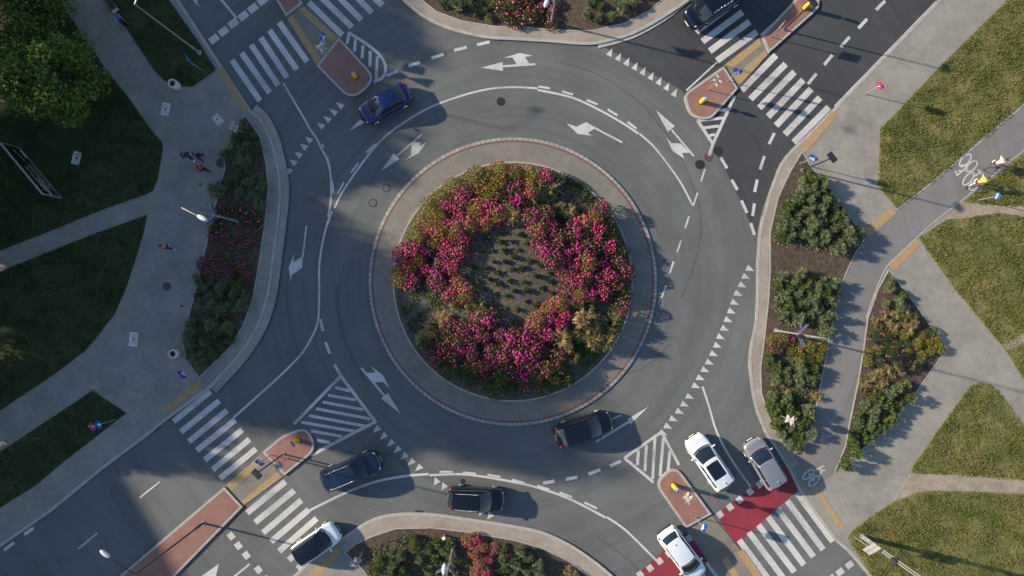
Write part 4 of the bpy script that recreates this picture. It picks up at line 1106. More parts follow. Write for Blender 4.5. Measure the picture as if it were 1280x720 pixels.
    G_ = lambda lo, hi, n: [lo + (hi - lo) * i / n for i in range(n + 1)]
    bm = bm_new(); patch(bm, front, G_(-.93, .93, 10), G_(.07, .95, 5), off=.008); obj('windscreen', bm, M['carglass'], root)
    bm = bm_new(); patch(bm, back, G_(-.88, .88, 10), G_(.22 if kind != 'sedan' else .1, .93, 5), off=.008); obj('rear_window', bm, M['carglass'], root)
    segs = [(.13, .36), (.385, .62), (.645, .88)] if kind != 'sedan' else [(.16, .42), (.45, .70), (.72, .82)]
    for s in (-1, 1):
        for a, b_ in segs:
            bm = bm_new(); patch(bm, lambda u, t: side(s, u, t), G_(a, b_, 4), G_(.16, .86, 4), off=.007); obj('side_window', bm, M['carglass'], root)
    if pano:
        bm = bm_new(); patch(bm, lambda u, v: roofp(v, u), G_(.10, .66, 6), G_(-.80, .80, 8), off=.007); obj('glass_roof', bm, M['carglass'], root)
    # dark cowl with wipers between bonnet and windscreen
    bm = bm_new()
    cow = [[Vector((X['w1'] * L + .17 * (1 - v * v) + d, v * wg * .93, zt(X['w1'] + .5) + .012 + .026 * (1 - v * v) * .9 + (0 if d else .012))) for d in (-.01, .085)] for v in vs]
    grid_faces(bm, [[bm.verts.new(p) for p in r] for r in cow])
    for s in (-.55, .1):
        tube(bm, (X['w1'] * L + .14, s * wg, zt(X['w1'] + .5) + .06), (X['w1'] * L + .05, (s + .55) * wg * .9, zt(X['w1'] + .5) + .10), .010, n=5)
    obj('wiper_cowl', bm, M['black'], root)
    # rails, mirrors, lamps, bumpers, plates, wheels
    if rails:
        for s in (-1, 1):
            bm = bm_new()
            pts = [roofp(s * .93, u) + Vector((0, 0, .055 if .06 < u < .9 else .0)) for u in G_(.04, .92, 10)]
            for a, b_ in zip(pts, pts[1:]): tube(bm, a, b_, .021, n=6)
            obj('roof_rail', bm, M['chrome'], root, True)
    for s in (-1, 1):
        bm = bm_new(); mx = X['w1'] * L - .18
        ball(bm, (mx, s * (hw + .10), zb + .10), .12, (.55, 1.0, .7), 10, 7)
        tube(bm, (mx, s * (hw - .1), zb + .04), (mx, s * (hw + .06), zb + .09), .028, n=6)
        obj('wing_mirror', bm, pt, root, True)
        bm = bm_new(); t = .955; zz = zt(t)
        ball(bm, (.5 * L - .30, s * hw * .70, zz - .075), .2, (1.0, .56, .40), 12, 8, -s * .55); obj('headlight', bm, M['headlamp'], root, True)
        bm = bm_new()
        zz = zt(.03)
        if kind in ('suv', 'van', 'hatch'): ball(bm, (-.5 * L + .20, s * hw * .80, zz - .06), .17, (.75, .5, .8), 10, 8, s * .3)
        else: ball(bm, (-.5 * L + .18, s * hw * .70, zz - .06), .2, (.75, .8, .45), 10, 8, s * .3)
        obj('tail_light', bm, M['taillamp'], root, True)
    bm = bm_new(); box(bm, (.5 * L - .035, 0, .52), (.10, W * .52, .2), bev=.03); obj('grille', bm, M['black'], root)
    bm = bm_new(); box(bm, (.5 * L + .012, 0, .40), (.025, .5, .11), bev=.005); obj('number_plate', bm, M['signwhite'], root)
    bm = bm_new(); box(bm, (-.5 * L - .008, 0, .60), (.03, .5, .11), bev=.005); obj('number_plate', bm, M['signwhite'], root)
    bm = bm_new(); box(bm, (-.5 * L + .02, 0, .36), (.14, W * .74, .16), bev=.04); obj('rear_bumper', bm, M['black'], root)
    bm = bm_new(); ball(bm, (X['r3'] * L + .25, 0, zr + .055), .075, (1.4, .4, .8), 8, 6); obj('aerial', bm, roofmat or pt, root, True)
    rw = .335 if kind != 'sedan' else .32
    for fx in (.305, -.295):
        for s in (-1, 1):
            bm = bm_new()
            M2 = Matrix.Translation((fx * L, s * (hw - .095), rw)) @ Matrix.Rotation(R(90), 4, 'X')
            bmesh.ops.create_cone(bm, cap_ends=True, segments=24, radius1=rw, radius2=rw, depth=.225, matrix=M2)
            bmesh.ops.bevel(bm, geom=[e for e in bm.edges if abs(e.verts[0].co.y - e.verts[1].co.y) < .001], offset=.03, segments=2, affect='EDGES')
            wh = obj('wheel', bm, M['rubber'], root)
            bm = bm_new()
            yy = s * (hw - .095 + .117)
            for k in range(5):
                a = k * 2 * math.pi / 5
                tube(bm, (fx * L, yy, rw), (fx * L + math.cos(a) * rw * .66, yy, rw + math.sin(a) * rw * .66), .04, .03, 5)
            torus(bm, (fx * L, yy, rw), rw * .66, .022, 'Y', 20, 5)
            obj('rim', bm, M['rim'], wh)
    return root
car('sedan_car', 'navy blue sedan turning left past the northwestern traffic island', 481, 129, (-59.5, 33.5), 4.2, 1.72, 1.45, P_NAVY, 'sedan')
car('estate_car', 'dark blue estate car with silver roof rails waiting beside the hatched triangle', 438.5, 589, (72, -29), 4.75, 1.84, 1.66, P_BLUE, 'suv', rails=True)
car('compact_car', 'white compact car with a black roof driving off the southwestern zebra crossing', 395.5, 679.5, (51, -34.7), 3.9, 1.78, 1.6, P_WHITE, 'suv', roofmat=P_BLACK)
car('suv_car', 'black car with silver roof rails beside the southern flower bed', 595.5, 624, (70, 3.6), 4.35, 1.82, 1.68, P_BLACK, 'suv', rails=True)
car('hatchback_car', 'black car circling close to the kerb of the roundabout', 730, 536, (71, -23.4), 4.55, 1.84, 1.58, P_BLACK, 'hatch')
car('estate_car', 'white car with a dark glass roof leaving beside the southeastern island', 887, 578, (-43.5, -64), 4.75, 1.80, 1.52, P_WHITE, 'suv', pano=True)
car('compact_car', 'silver grey car next to the kerb at the red cycle crossing', 956, 579.5, (-33, -56), 4.15, 1.78, 1.58, P_SILVER, 'suv')
car('hatchback_car', 'white car crossing the red cycle crossing at the bottom edge', 853, 693, (43, 58), 4.5, 1.78, 1.52, P_WHITE, 'hatch')
car('van', 'black people carrier on the zebra crossing at the top right', 893, 5, (-66, 44), 4.9, 1.92, 1.88, P_BLACK, 'van', rails=True, cat='van')
# ================================================================= street furniture
def rot2(v, deg):
    a = R(deg); return Vector((v[0] * math.cos(a) - v[1] * math.sin(a), v[0] * math.sin(a) + v[1] * math.cos(a)))
def street_lamp(px, py, h, armdir, armlen, label, mat, banner=False, z0=.12, bracket=None, headlen=.46, head=None):
    x, y = XY((px, py)); root = empty('street_lamp', (x, y, z0), 0, label, 'street lamp', 'tall street lamps')
    d = Vector((armdir[0], -armdir[1])).normalized()
    b = bm_new(); tube(b, (0, 0, 0), (0, 0, .06), .19, .19, 12); obj('base_plate', b, M['steel'], root)
    b = bm_new(); tube(b, (0, 0, 0), (0, 0, 1.2), .095, .09, 12); tube(b, (0, 0, 1.2), (0, 0, h), .07, .038, 12); obj('pole', b, mat, root, False)
    b = bm_new(); pts = [(0, 0, h - .05)] + [(d.x * armlen * t, d.y * armlen * t, h - .05 + .35 * math.sin(t * math.pi / 2)) for t in (.15, .35, .6, .85, 1)]
    for p, q in zip(pts, pts[1:]): tube(b, p, q, .04, .036, 8)
    obj('arm', b, mat, root)
    e = Vector(pts[-1]); az = math.atan2(d.y, d.x)
    b = bm_new(); ball(b, (0, 0, 0), 1, (headlen * .86, .155, .09), 16, 10)
    lum = obj('luminaire', b, head or M['lampwhite'], root, True); lum.location = e + Vector((d.x * headlen * .8, d.y * headlen * .8, 0)); lum.rotation_euler = (0, -.08, az)
    b = bm_new(); box(b, (0.05, 0, -.078), (headlen * 1.0, .2, .03), bev=.01); obj('lens', b, head or M['lampwhite'], lum)
    if banner:
        u = Vector((x, y)).normalized()
        for s in (-1, 1):
            v = rot2(u, 52 * s); a2 = math.atan2(v.y, v.x)
            b = bm_new(); box(b, (v.x * .55, v.y * .55, 4.0), (.92, .03, .38), rz=a2); o = obj('banner', b, M['banner'], root)
            b = bm_new()
            for zz in (3.78, 4.22): tube(b, (0, 0, zz), (v.x * 1.03, v.y * 1.03, zz), .016, n=6)
            obj('bracket', b, M['steel'], o)
    if bracket:
        b = bm_new(); box(b, (0, 0, bracket), (.42, .42, .62), bev=.04); obj('control_box', b, M['darksteel'], root)
    return root
street_lamp(299, 277, 9.2, (21, 10), 1.25, 'tall street lamp with two blue banners in the western bed', M['steel'], True)
street_lamp(969, 413, 9.0, (-1, -.1), 1.7, 'tall street lamp with two blue banners in the eastern bed', M['steel'], True, headlen=.36, head=M['darksteel'])
street_lamp(689, 29, 9.0, (-.36, 1), 2.2, 'tall street lamp with two blue banners at the front of the northern bed', M['steel'], True, headlen=.38)
street_lamp(567, 681, 9.0, (.1, -1), 1.6, 'tall street lamp with two blue banners in the southern bed', M['steel'], True)
street_lamp(255, 653, 9.6, (-33, -27), 1.9, 'black street lamp on the long red southwestern traffic island', M['darksteel'], False)
street_lamp(250.5, 67, 9.2, (.55, -.8), 1.8, 'bare grey street lamp on the grass strip with the bench', M['steel'], False, .14)
street_lamp(1076, 671, 9.6, (-.8, .6), 1.8, 'tall street lamp with a dark control box on the dry grass at the bottom right', M['steel'], False, .14, bracket=4.7)
street_lamp(1077, 668.5, 9.2, (.8, .6), 1.8, 'thin second mast standing directly against the bottom right lamp', M['steel'], False, .14)

def crossing_lamp(px, py, h, label, dirv, z0=.13, mat=None):
    x, y = XY((px, py)); d = Vector((dirv[0], -dirv[1])).normalized()
    root = empty('crossing_lamp', (x, y, z0), 0, label, 'crossing lamp', 'dark lamps over the zebra crossings')
    b = bm_new(); tube(b, (0, 0, 0), (0, 0, h), .065, .05, 10); obj('pole', b, mat or M['darksteel'], root)
    b = bm_new(); box(b, (d.x * .18, d.y * .18, h + .05), (.42, .78, .13), rz=math.atan2(d.y, d.x), bev=.05); obj('lamp_head', b, M['darksteel'], root)
    b = bm_new(); tube(b, (0, 0, 0), (0, 0, .04), .15, n=10); obj('base_plate', b, M['steel'], root)
crossing_lamp(355, 567, 5.2, 'dark crossing lamp on the tip of the southwestern traffic island', (-.7, .7))
crossing_lamp(1002, 213, 4.6, 'dark crossing lamp at the northern corner of the eastern bed', (.8, -.6))
crossing_lamp(979, 38, 4.8, 'dark crossing lamp on the upper northeastern traffic island', (.8, -.6))

def plate_square(b, c, w, az, t=.02): box(b, c, (t, w, w), rz=az, bev=.004)
def ped_sign(px, py, label, az, h=2.35, z0=.13):
    """two square blue plates with a white triangle, back to back on one post"""
    x, y = XY((px, py)); root = empty('crossing_sign', (x, y, z0), R(az), label, 'road sign', 'blue pedestrian crossing signs')
    b = bm_new(); tube(b, (0, 0, 0), (0, 0, h + .35), .032, n=8); obj('post', b, M['steel'], root)
    for s in (-1, 1):
        b = bm_new(); plate_square(b, (s * .055, 0, h), .62, 0); p = obj('plate', b, M['signblue'], root)
        b = bm_new(); xx = s * .067
        f = [b.verts.new((xx, yy, zz)) for yy, zz in ((-.25, h - .2), (.25, h - .2), (0, h + .25))]; b.faces.new(f)
        obj('triangle', b, M['signwhite'], p)
        b = bm_new(); xx = s * .069
        for (cy, cz, rx, rz) in ((0, h + .06, .028, .03), (0, h - .03, .03, .065)):
            vs = [b.verts.new((xx, cy + rx * math.cos(k * .5236), cz + rz * math.sin(k * .5236))) for k in range(12)]; b.faces.new(vs)
        for l in ([(0, h - .08), (-.07, h - .17)], [(0, h - .08), (.07, h - .17)]):
            (y0, z0_), (y1, z1_) = l
            b.faces.new([b.verts.new((xx, yy, zz)) for yy, zz in ((y0 - .012, z0_), (y0 + .014, z0_), (y1 + .014, z1_), (y1 - .012, z1_))])
        obj('walking_figure', b, M['black'], p)
ped_sign(909, 102, 'blue crossing sign on the northeastern traffic island near the yellow strips', -108)
ped_sign(414.5, 61, 'blue crossing sign on the northwestern traffic island', -24)
ped_sign(339.5, 568, 'blue crossing sign on the southwestern traffic island', 62)
ped_sign(868.5, 646, 'blue crossing sign on the southeastern traffic island', 156)
ped_sign(999, 205, 'blue crossing sign at the northern tip of the eastern bed', -128)
ped_sign(247, 463, 'blue crossing sign by the southern end of the western bed', 42)

def disc(b, c, r, az, t=.02, n=24):
    Mx = Matrix.Translation(c) @ Matrix.Rotation(az, 4, 'Z') @ Matrix.Rotation(R(90), 4, 'Y')
    bmesh.ops.create_cone(b, cap_ends=True, segments=n, radius1=r, radius2=r, depth=t, matrix=Mx)
def yield_sign(px, py, label, az1, az2, h=2.2, z0=.13, face=None):
    """grey backs of triangular and round plates fixed to one post"""
    x, y = XY((px, py)); root = empty('yield_sign', (x, y, z0), 0, label, 'road sign', 'signs showing their grey backs')
    b = bm_new(); tube(b, (0, 0, 0), (0, 0, h + .75), .032, n=8); obj('post', b, M['steel'], root)
    for az, mir in ((az1, 0), (az2, 0)):
        a = R(az); n = Vector((math.cos(a), math.sin(a), 0)); u = Vector((-math.sin(a), math.cos(a), 0))
        # inverted triangle, its face away from the middle of the junction
        b = bm_new(); c = Vector((0, 0, h + .40)) - n * .05
        tri = [c + u * .40 + Vector((0, 0, .3)), c - u * .40 + Vector((0, 0, .3)), c + Vector((0, 0, -.48))]
        A = [b.verts.new(p) for p in tri]; B = [b.verts.new(p - n * .02) for p in tri]
        b.faces.new(A); b.faces.new(B[::-1])
        for i in range(3): b.faces.new((A[i], A[(i + 1) % 3], B[(i + 1) % 3], B[i]))
        p = obj('triangle_plate', b, M['signback'], root)
        b = bm_new()
        f = [c - n * .024 + u * .40 * .99 + Vector((0, 0, .296)), c - n * .024 - u * .40 * .99 + Vector((0, 0, .296)), c - n * .024 + Vector((0, 0, -.472))]
        b.faces.new([b.verts.new(q) for q in f]); obj('red_face', b, M['signred'], p)
        b = bm_new(); f = [c - n * .028 + u * .27 + Vector((0, 0, .215)), c - n * .028 - u * .27 + Vector((0, 0, .215)), c - n * .028 + Vector((0, 0, -.31))]
        b.faces.new([b.verts.new(q) for q in f]); obj('white_field', b, M['signwhite'], p)
        b = bm_new(); disc(b, Vector((0, 0, h - .35)) - n * .05, .31, a); p = obj('round_plate', b, M['signback'], root)
        b = bm_new(); disc(b, Vector((0, 0, h - .35)) - n * .063, .30, a, .006); obj('blue_face', b, M['signblue'], p)
yield_sign(884, 113, 'post with grey triangular sign backs on the northeastern traffic island', 211, 251)
yield_sign(850, 610, 'post with grey triangular sign backs on the southeastern traffic island', 116, 156)
yield_sign(971.5, 517.5, 'post with grey triangular sign backs among shrubs at the southern eastern bed', 141, 181)
yield_sign(361, 572, 'post with dark triangular signs on the southwestern traffic island', 23, 63)
yield_sign(414, 74, 'post with dark triangular signs on the northwestern traffic island', -66, -26)
yield_sign(308, 168, 'post with triangular signs at the northern tip of the western bed', -44, -4)
yield_sign(455, 687, 'post with triangular signs at the corner of the southern bed by the white car', 46, 86)

def board(px, py, label, az, w, hh, h, mats, z0=.14, double=False, mark=None):
    x, y = XY((px, py)); root = empty('sign_board', (x, y, z0), R(az), label, 'road sign', 'rectangular plates on posts')
    b = bm_new(); tube(b, (0, 0, 0), (0, 0, h + hh / 2), .032, n=8); obj('post', b, M['steel'], root)
    for k in range(2 if double else 1):
        b = bm_new(); box(b, (.045, 0, h - k * (hh + .08)), (.02, w, hh), bev=.004); obj('plate', b, mats, root)
board(962, 47, 'white backed plate on the upper northeastern traffic island', 140, .7, .6, 2.3, M['signback'], .13)
board(256, 90, 'blue plate on a slim post in the grass strip by the northwestern crossing', 35, .9, .55, 2.5, M['signblue'])
board(1067, 670, 'double white plate beside the tall lamp on the dry grass', 120, 1.0, .5, 2.9, M['signback'], .14, True)

def round_sign(px, py, label, az, h, kind, z0=.12):
    x, y = XY((px, py)); root = empty('round_sign', (x, y, z0), R(az), label, 'road sign')
    b = bm_new(); tube(b, (0, 0, 0), (0, 0, h + .3), .032, n=8); obj('post', b, M['steel'], root)
    def nostop(zc, s=1):
        b = bm_new(); disc(b, (s * .05, 0, zc), .33, 0); p = obj('plate', b, M['signred'], root)
        b = bm_new(); disc(b, (s * .062, 0, zc), .265, 0, .006); obj('blue_disc', b, M['signblue'], p)
        b = bm_new()
        for a in (45, -45): box(b, (s * (.068 + .001 * (a > 0)), 0, zc), (.005, .54, .065), rx=R(a))
        obj('red_cross', b, M['signred'], p)
        b = bm_new(); box(b, (s * .0745, 0, zc), (.003, .05, .3)); obj('white_arrow', b, M['signwhite'], p)
    def bluearrow(zc):
        b = bm_new(); disc(b, (.05, 0, zc), .33, 0); p = obj('plate', b, M['signblue'], root)
        b = bm_new(); xx = .063
        b.faces.new([b.verts.new((xx, yy, zc + zz)) for yy, zz in ((-.05, .2), (.05, .2), (.05, -.02), (.16, -.02), (0, -.24), (-.16, -.02), (-.05, -.02))])
        obj('white_arrow', b, M['signwhite'], p)
    def cyc(zc):
        b = bm_new(); disc(b, (.05, 0, zc), .27, 0); p = obj('plate', b, M['signblue'], root)
        b = bm_new()
        for c in (-.12, .12): torus(b, (.063, c, zc - .05), .08, .012, 'Y', 14, 4, Matrix.Translation((.063, c, zc - .05)) @ Matrix.Rotation(R(90), 4, 'Z') @ Matrix.Translation((-.063, -c, -zc + .05)))
        tube(b, (.063, -.12, zc - .05), (.063, 0, zc + .09), .01, n=5); tube(b, (.063, .12, zc - .05), (.063, 0, zc + .09), .01, n=5)
        obj('white_cycle', b, M['signwhite'], p)
    if kind == 'nostop': nostop(h); nostop(h, -1)
    elif kind == 'both': bluearrow(h - .4); nostop(h + .38)
    else: cyc(h)
round_sign(1080, 118, 'red ringed no stopping sign on the northeastern pavement', 215, 2.15, 'nostop')
round_sign(145, 524, 'blue arrow sign below a red ringed no stopping sign on the western grass strip', 30, 2.55, 'both', .14)
round_sign(1222, 250, 'round blue sign on a slim post by the trodden path next to the cyclists', 160, 2.1, 'cycle', .14)

def bollard(px, py, label):
    x, y = XY((px, py)); u = Vector((x, y)).normalized(); root = empty('bollard', (x, y, .13), math.atan2(u.y, u.x), label, 'bollard', 'yellow traffic bollards on the islands')
    b = bm_new(); tube(b, (0, 0, 0), (0, 0, .05), .24, .22, 16); obj('foot', b, M['black'], root)
    b = bm_new(); tube(b, (0, 0, .05), (0, 0, .92), .19, .16, 16); ball(b, (0, 0, .92), .16, (1, 1, .5), 16, 8); obj('column', b, M['signyellow'], root, False)
    b = bm_new(); tube(b, (0, 0, .96), (0, 0, 1.18), .03, n=8); obj('stem', b, M['steel'], root)
    b = bm_new(); disc(b, (-.03, 0, 1.32), .25, R(180), .03); p = obj('sign_disc', b, M['signblue'], root)
    b = bm_new(); box(b, (-.049, 0, 1.32), (.006, .07, .3), rx=R(35)); obj('white_arrow', b, M['signwhite'], p)
bollard(876, 128, 'yellow bollard on the lower northeastern traffic island')
bollard(841, 606, 'yellow bollard on the southeastern traffic island')
bollard(373, 550, 'yellow bollard on the southwestern traffic island')
bollard(445, 97, 'yellow bollard on the shaded northwestern traffic island')
bollard(1005, 11, 'yellow bollard at the rounded upper end of the northeastern island')

def litter_bin(px, py, label):
    x, y = XY((px, py)); root = empty('litter_bin', (x, y, .125), 0, label, 'litter bin', 'round concrete litter bins')
    b = bm_new(); n = 24; prof = [(.0, .02), (.30, .0), (.34, .1), (.36, .78), (.33, .84), (.24, .84), (.23, .5), (0, .5)]
    rows = [[b.verts.new((r * math.cos(2 * math.pi * k / n), r * math.sin(2 * math.pi * k / n), z)) for k in range(n)] for r, z in prof[1:-1]]
    for r0, r1 in zip(rows, rows[1:]):
        for k in range(n): b.faces.new((r0[k], r0[(k + 1) % n], r1[(k + 1) % n], r1[k]))
    b.faces.new(rows[0][::-1]); obj('drum', b, M['concrete'], root)
    b = bm_new(); tube(b, (0, 0, .5), (0, 0, .62), .235, n=24); obj('liner', b, M['black'], root)
litter_bin(222.5, 108.5, 'round concrete litter bin at the rounded corner of the northwestern grass strip')
litter_bin(223, 441, 'round concrete litter bin beside the southern part of the western bed')
# bench and small blue topped bin at the top left
x, y = XY((139, 3)); root = empty('park_bench', (x, y, .125), R(-55.5), 'dark slatted bench at the edge of the path in the top left', 'bench')
b = bm_new()
for k in range(4): box(b, (0, -.2 + k * .125, .45), (1.9, .1, .04), bev=.008)
obj('seat', b, M['wood'], root)
b = bm_new()
for k in range(3): box(b, (0, .28 + k * .045, .6 + k * .14), (1.9, .03, .11), rx=R(-18), bev=.006)
obj('backrest', b, M['wood'], root)
for s in (-1, 1):
    b = bm_new(); box(b, (s * .9, 0, .215), (.07, .5, .43), bev=.01); box(b, (s * .9, .3, .62), (.06, .05, .5), rx=R(-18)); obj('side_frame', b, M['concrete'], root)
x, y = XY((157, 29)); root = empty('litter_bin', (x, y, .125), R(-52), 'small litter bin with a blue top and metal hoop near the bench', 'litter bin')
b = bm_new(); box(b, (0, 0, .42), (.5, .34, .76), bev=.03); obj('container', b, M['black'], root)
b = bm_new(); box(b, (-.05, 0, .84), (.34, .36, .06), bev=.02); obj('lid', b, M['signblue'], root)
b = bm_new()
for s in (-1, 1): tube(b, (.3, s * .22, 0), (.3, s * .22, .9), .02, n=6); tube(b, (.3, s * .22, .9), (-.25, s * .22, .95), .02, n=6)
obj('hoop', b, M['steel'], root)

# billboard: black face towards the junction, pale frame, lettering too small to read
A = Vector((*XY((30, 187)), 0)); B = Vector((*XY((80.5, 248)), 0))
dirx = (B - A).normalized(); L_ = (B - A).length
root = empty('billboard', ((A.x + B.x) / 2, (A.y + B.y) / 2, .14), math.atan2(dirx.y, dirx.x), 'black billboard with white lettering in a pale frame on the western lawn', 'billboard')
hb = 2.05
b = bm_new(); box(b, (0, 0, .28 + hb / 2), (L_ - .1, .05, hb - .06)); panel = obj('panel', b, plain('billboard_black', (.008, .008, .009), .5), root)
b = bm_new()
box(b, (0, 0, .28 + hb), (L_ + .06, .13, .09), bev=.01); box(b, (L_ / 2, 0, .28 + hb / 2 - .045), (.08, .11, hb - .01), bev=.01); box(b, (-L_ / 2, 0, .28 + hb / 2 - .045), (.08, .11, hb - .01), bev=.01); box(b, (0, 0, .26), (L_ - .1, .09, .06), bev=.01)
obj('frame', b, M['steel'], root)
for s in (-.3, .32):
    b = bm_new(); box(b, (s * L_, -.09, 1.1), (.09, .09, 2.2)); tube(b, (s * L_, -.12, 1.9), (s * L_, -.75, .05), .03, n=6); obj('support', b, M['steel'], root)
# strokes of the lettering: the face looks to +Y (towards the junction); reading runs towards -X
def strokes(name, rows):
    b = bm_new(); yy = .0285
    for (x0, x1, z, hgt, dens, slant) in rows:
        x_ = x0
        while x_ < x1:
            w = hgt * random.uniform(.35, .8)
            if random.random() < dens:
                zz = z + random.uniform(-.02, .02)
                k = random.choice((0, 1, 2))
                t = hgt * .17
                def q(pts): b.faces.new([b.verts.new((x_ + px_, eps(yy), zz + pz)) for px_, pz in pts])
                q([(0, 0), (t, 0), (t + slant * hgt, hgt), (slant * hgt, hgt)])
                if k: q([(0, 0 if k == 1 else hgt * .45), (w * .8, 0 if k == 1 else hgt * .45), (w * .8, t if k == 1 else hgt * .45 + t), (0, t if k == 1 else hgt * .45 + t)])
                if k == 2: q([(w * .7, 0), (w * .7 + t, 0), (w * .7 + t, hgt * .7), (w * .7, hgt * .7)])
            x_ += w * 1.25
    return obj(name, b, M['signwhite'], panel)
h2 = L_ / 2
strokes('lettering', [(-.05 * L_, .40 * L_, 1.55, .20, .95, -.3), (.20 * L_, .47 * L_, 1.15, .34, .95, -.3), (-.08 * L_, .2 * L_, 1.2, .14, .9, 0), (-.14 * L_, .36 * L_, .86, .17, .9, 0), (-.2 * L_, .46 * L_, .48, .11, .85, 0), (-.42 * L_, -.36 * L_, 1.35, .10, .9, 0), (-.34 * L_, -.28 * L_, 1.2, .12, .9, 0), (-.27 * L_, -.2 * L_, 1.12, .12, .9, 0)])
b = bm_new(); box(b, (-.37 * L_, .031, .52), (.16 * L_, .006, .12)); obj('white_bar', b, M['signwhite'], panel)

# covers and gratings set into the paving
def cover_plate(px, py, w, l, az, label, mat, z=.124, hole=True, name='access_cover', group='rectangular access covers'):
    x, y = XY((px, py)); root = empty(name, (x, y, z), R(az), label, 'cover', group)
    b = bm_new(); box(b, (0, 0, .006), (w, l, .03), bev=.006); p = obj('frame', b, mat, root)
    b = bm_new(); box(b, (0, 0, .0235), (w * .72, l * .74, .008)); obj('lid', b, M['concrete'] if mat is M['lampwhite'] else mat, root)
    if hole:
        b = bm_new(); tube(b, (0, 0, .022), (0, 0, .032), .075, n=14); obj('lifting_hole', b, M['black'], root)
cover_plate(208, 137, .62, 1.0, -10, 'white rectangular cover in the pavement below the litter bin', M['lampwhite'])
cover_plate(273, 150, .6, .85, 40, 'grey rectangular cover in the pavement near the western bed tip', M['concrete'])
cover_plate(97, 198, .62, 1.0, -14, 'white rectangular cover in the dark lawn near the billboard', M['lampwhite'], .145)
cover_plate(168, 424, .65, 1.1, -5, 'white rectangular cover in the wide western pavement', M['lampwhite'])
cover_plate(53, 497, .6, 1.0, -65, 'faint grey cover in the pavement along the lower western lawn', M['pave'], hole=False)
def manhole(px, py, r, label, mat, z=.001, ringed=False, inner=None):
    x, y = XY((px, py)); root = empty('manhole_cover', (x, y, z), random.random(), label, 'manhole', 'round manhole covers')
    b = bm_new(); annulus(b, r * .80, r, .012, .010, 32, skirt=-.01); obj('rim', b, mat, root)
    b = bm_new(); bmesh.ops.create_circle(b, cap_ends=True, segments=32, radius=r * .805, matrix=Matrix.Translation((0, 0, .011))); obj('lid', b, inner or mat, root)
    b = bm_new()
    for k in range(8):
        a = k * math.pi / 4; box(b, (math.cos(a) * r * .45, math.sin(a) * r * .45, .013), (r * .3, .03, .006), rz=a)
    obj('ribs', b, inner or mat, root)
manhole(626, 127, .34, 'dark manhole cover in the shadow north of the roundabout', M['iron'])
manhole(483, 235, .33, 'ring shaped manhole cover nearest the roundabout kerb on the west side', M['iron'], inner=M['asphalt'])
manhole(466, 253.5, .33, 'ring shaped manhole cover just southwest of its twin', M['iron'], inner=M['asphalt'])
manhole(874.5, 205.5, .36, 'dark manhole cover left of the painted arrow tip of the northeastern hatching', M['iron'], .02)
manhole(886, 196.5, .36, 'brown manhole cover crossed by the tip of the northeastern hatching', M['rustiron'], -.002)
manhole(897.5, 188.5, .37, 'dark manhole cover on the new asphalt right of the hatching tip', M['iron'], .006)
manhole(277, 204, .38, 'reddish manhole cover at the edge of the western bed', M['rustiron'], .124)
manhole(209.5, 358, .33, 'dark red manhole cover in the wide western pavement', M['rustiron'], .124)
manhole(578.5, 601.5, .2, 'small dark valve cover beside the black car', M['iron'])
manhole(228.5, 382.5, .09, 'tiny dark drain beside the western bed', M['iron'], .124)
manhole(251, 231, .09, 'tiny dark drain below the third pedestrian', M['iron'], .124)
def gully(px, py, az, label):
    x, y = XY((px, py)); root = empty('drain_grate', (x, y, .003), R(az), label, 'drain', 'gully gratings at the kerb')
    b = bm_new(); box(b, (0, 0, .0), (.62, .36, .03)); obj('frame', b, M['iron'], root)
    b = bm_new()
    for k in range(6): box(b, (-.22 + k * .088, 0, .018), (.03, .28, .012))
    obj('bars', b, M['rustiron'], root)
gully(524, 641, 0, 'dark gully grating at the southern kerb')
gully(196, 534, 38, 'dark gully grating at the western kerb by the zebra crossing')
x, y = XY((556, 668)); root = empty('marker_post', (x, y, .13), .2, 'short white marker post in the southern bed', 'marker post')
b = bm_new(); box(b, (0, 0, .35), (.1, .1, .7), bev=.01); obj('post', b, M['steel'], root)
b = bm_new(); box(b, (0, 0, .72), (.26, .22, .1), bev=.02); obj('cap', b, M['signwhite'], root)

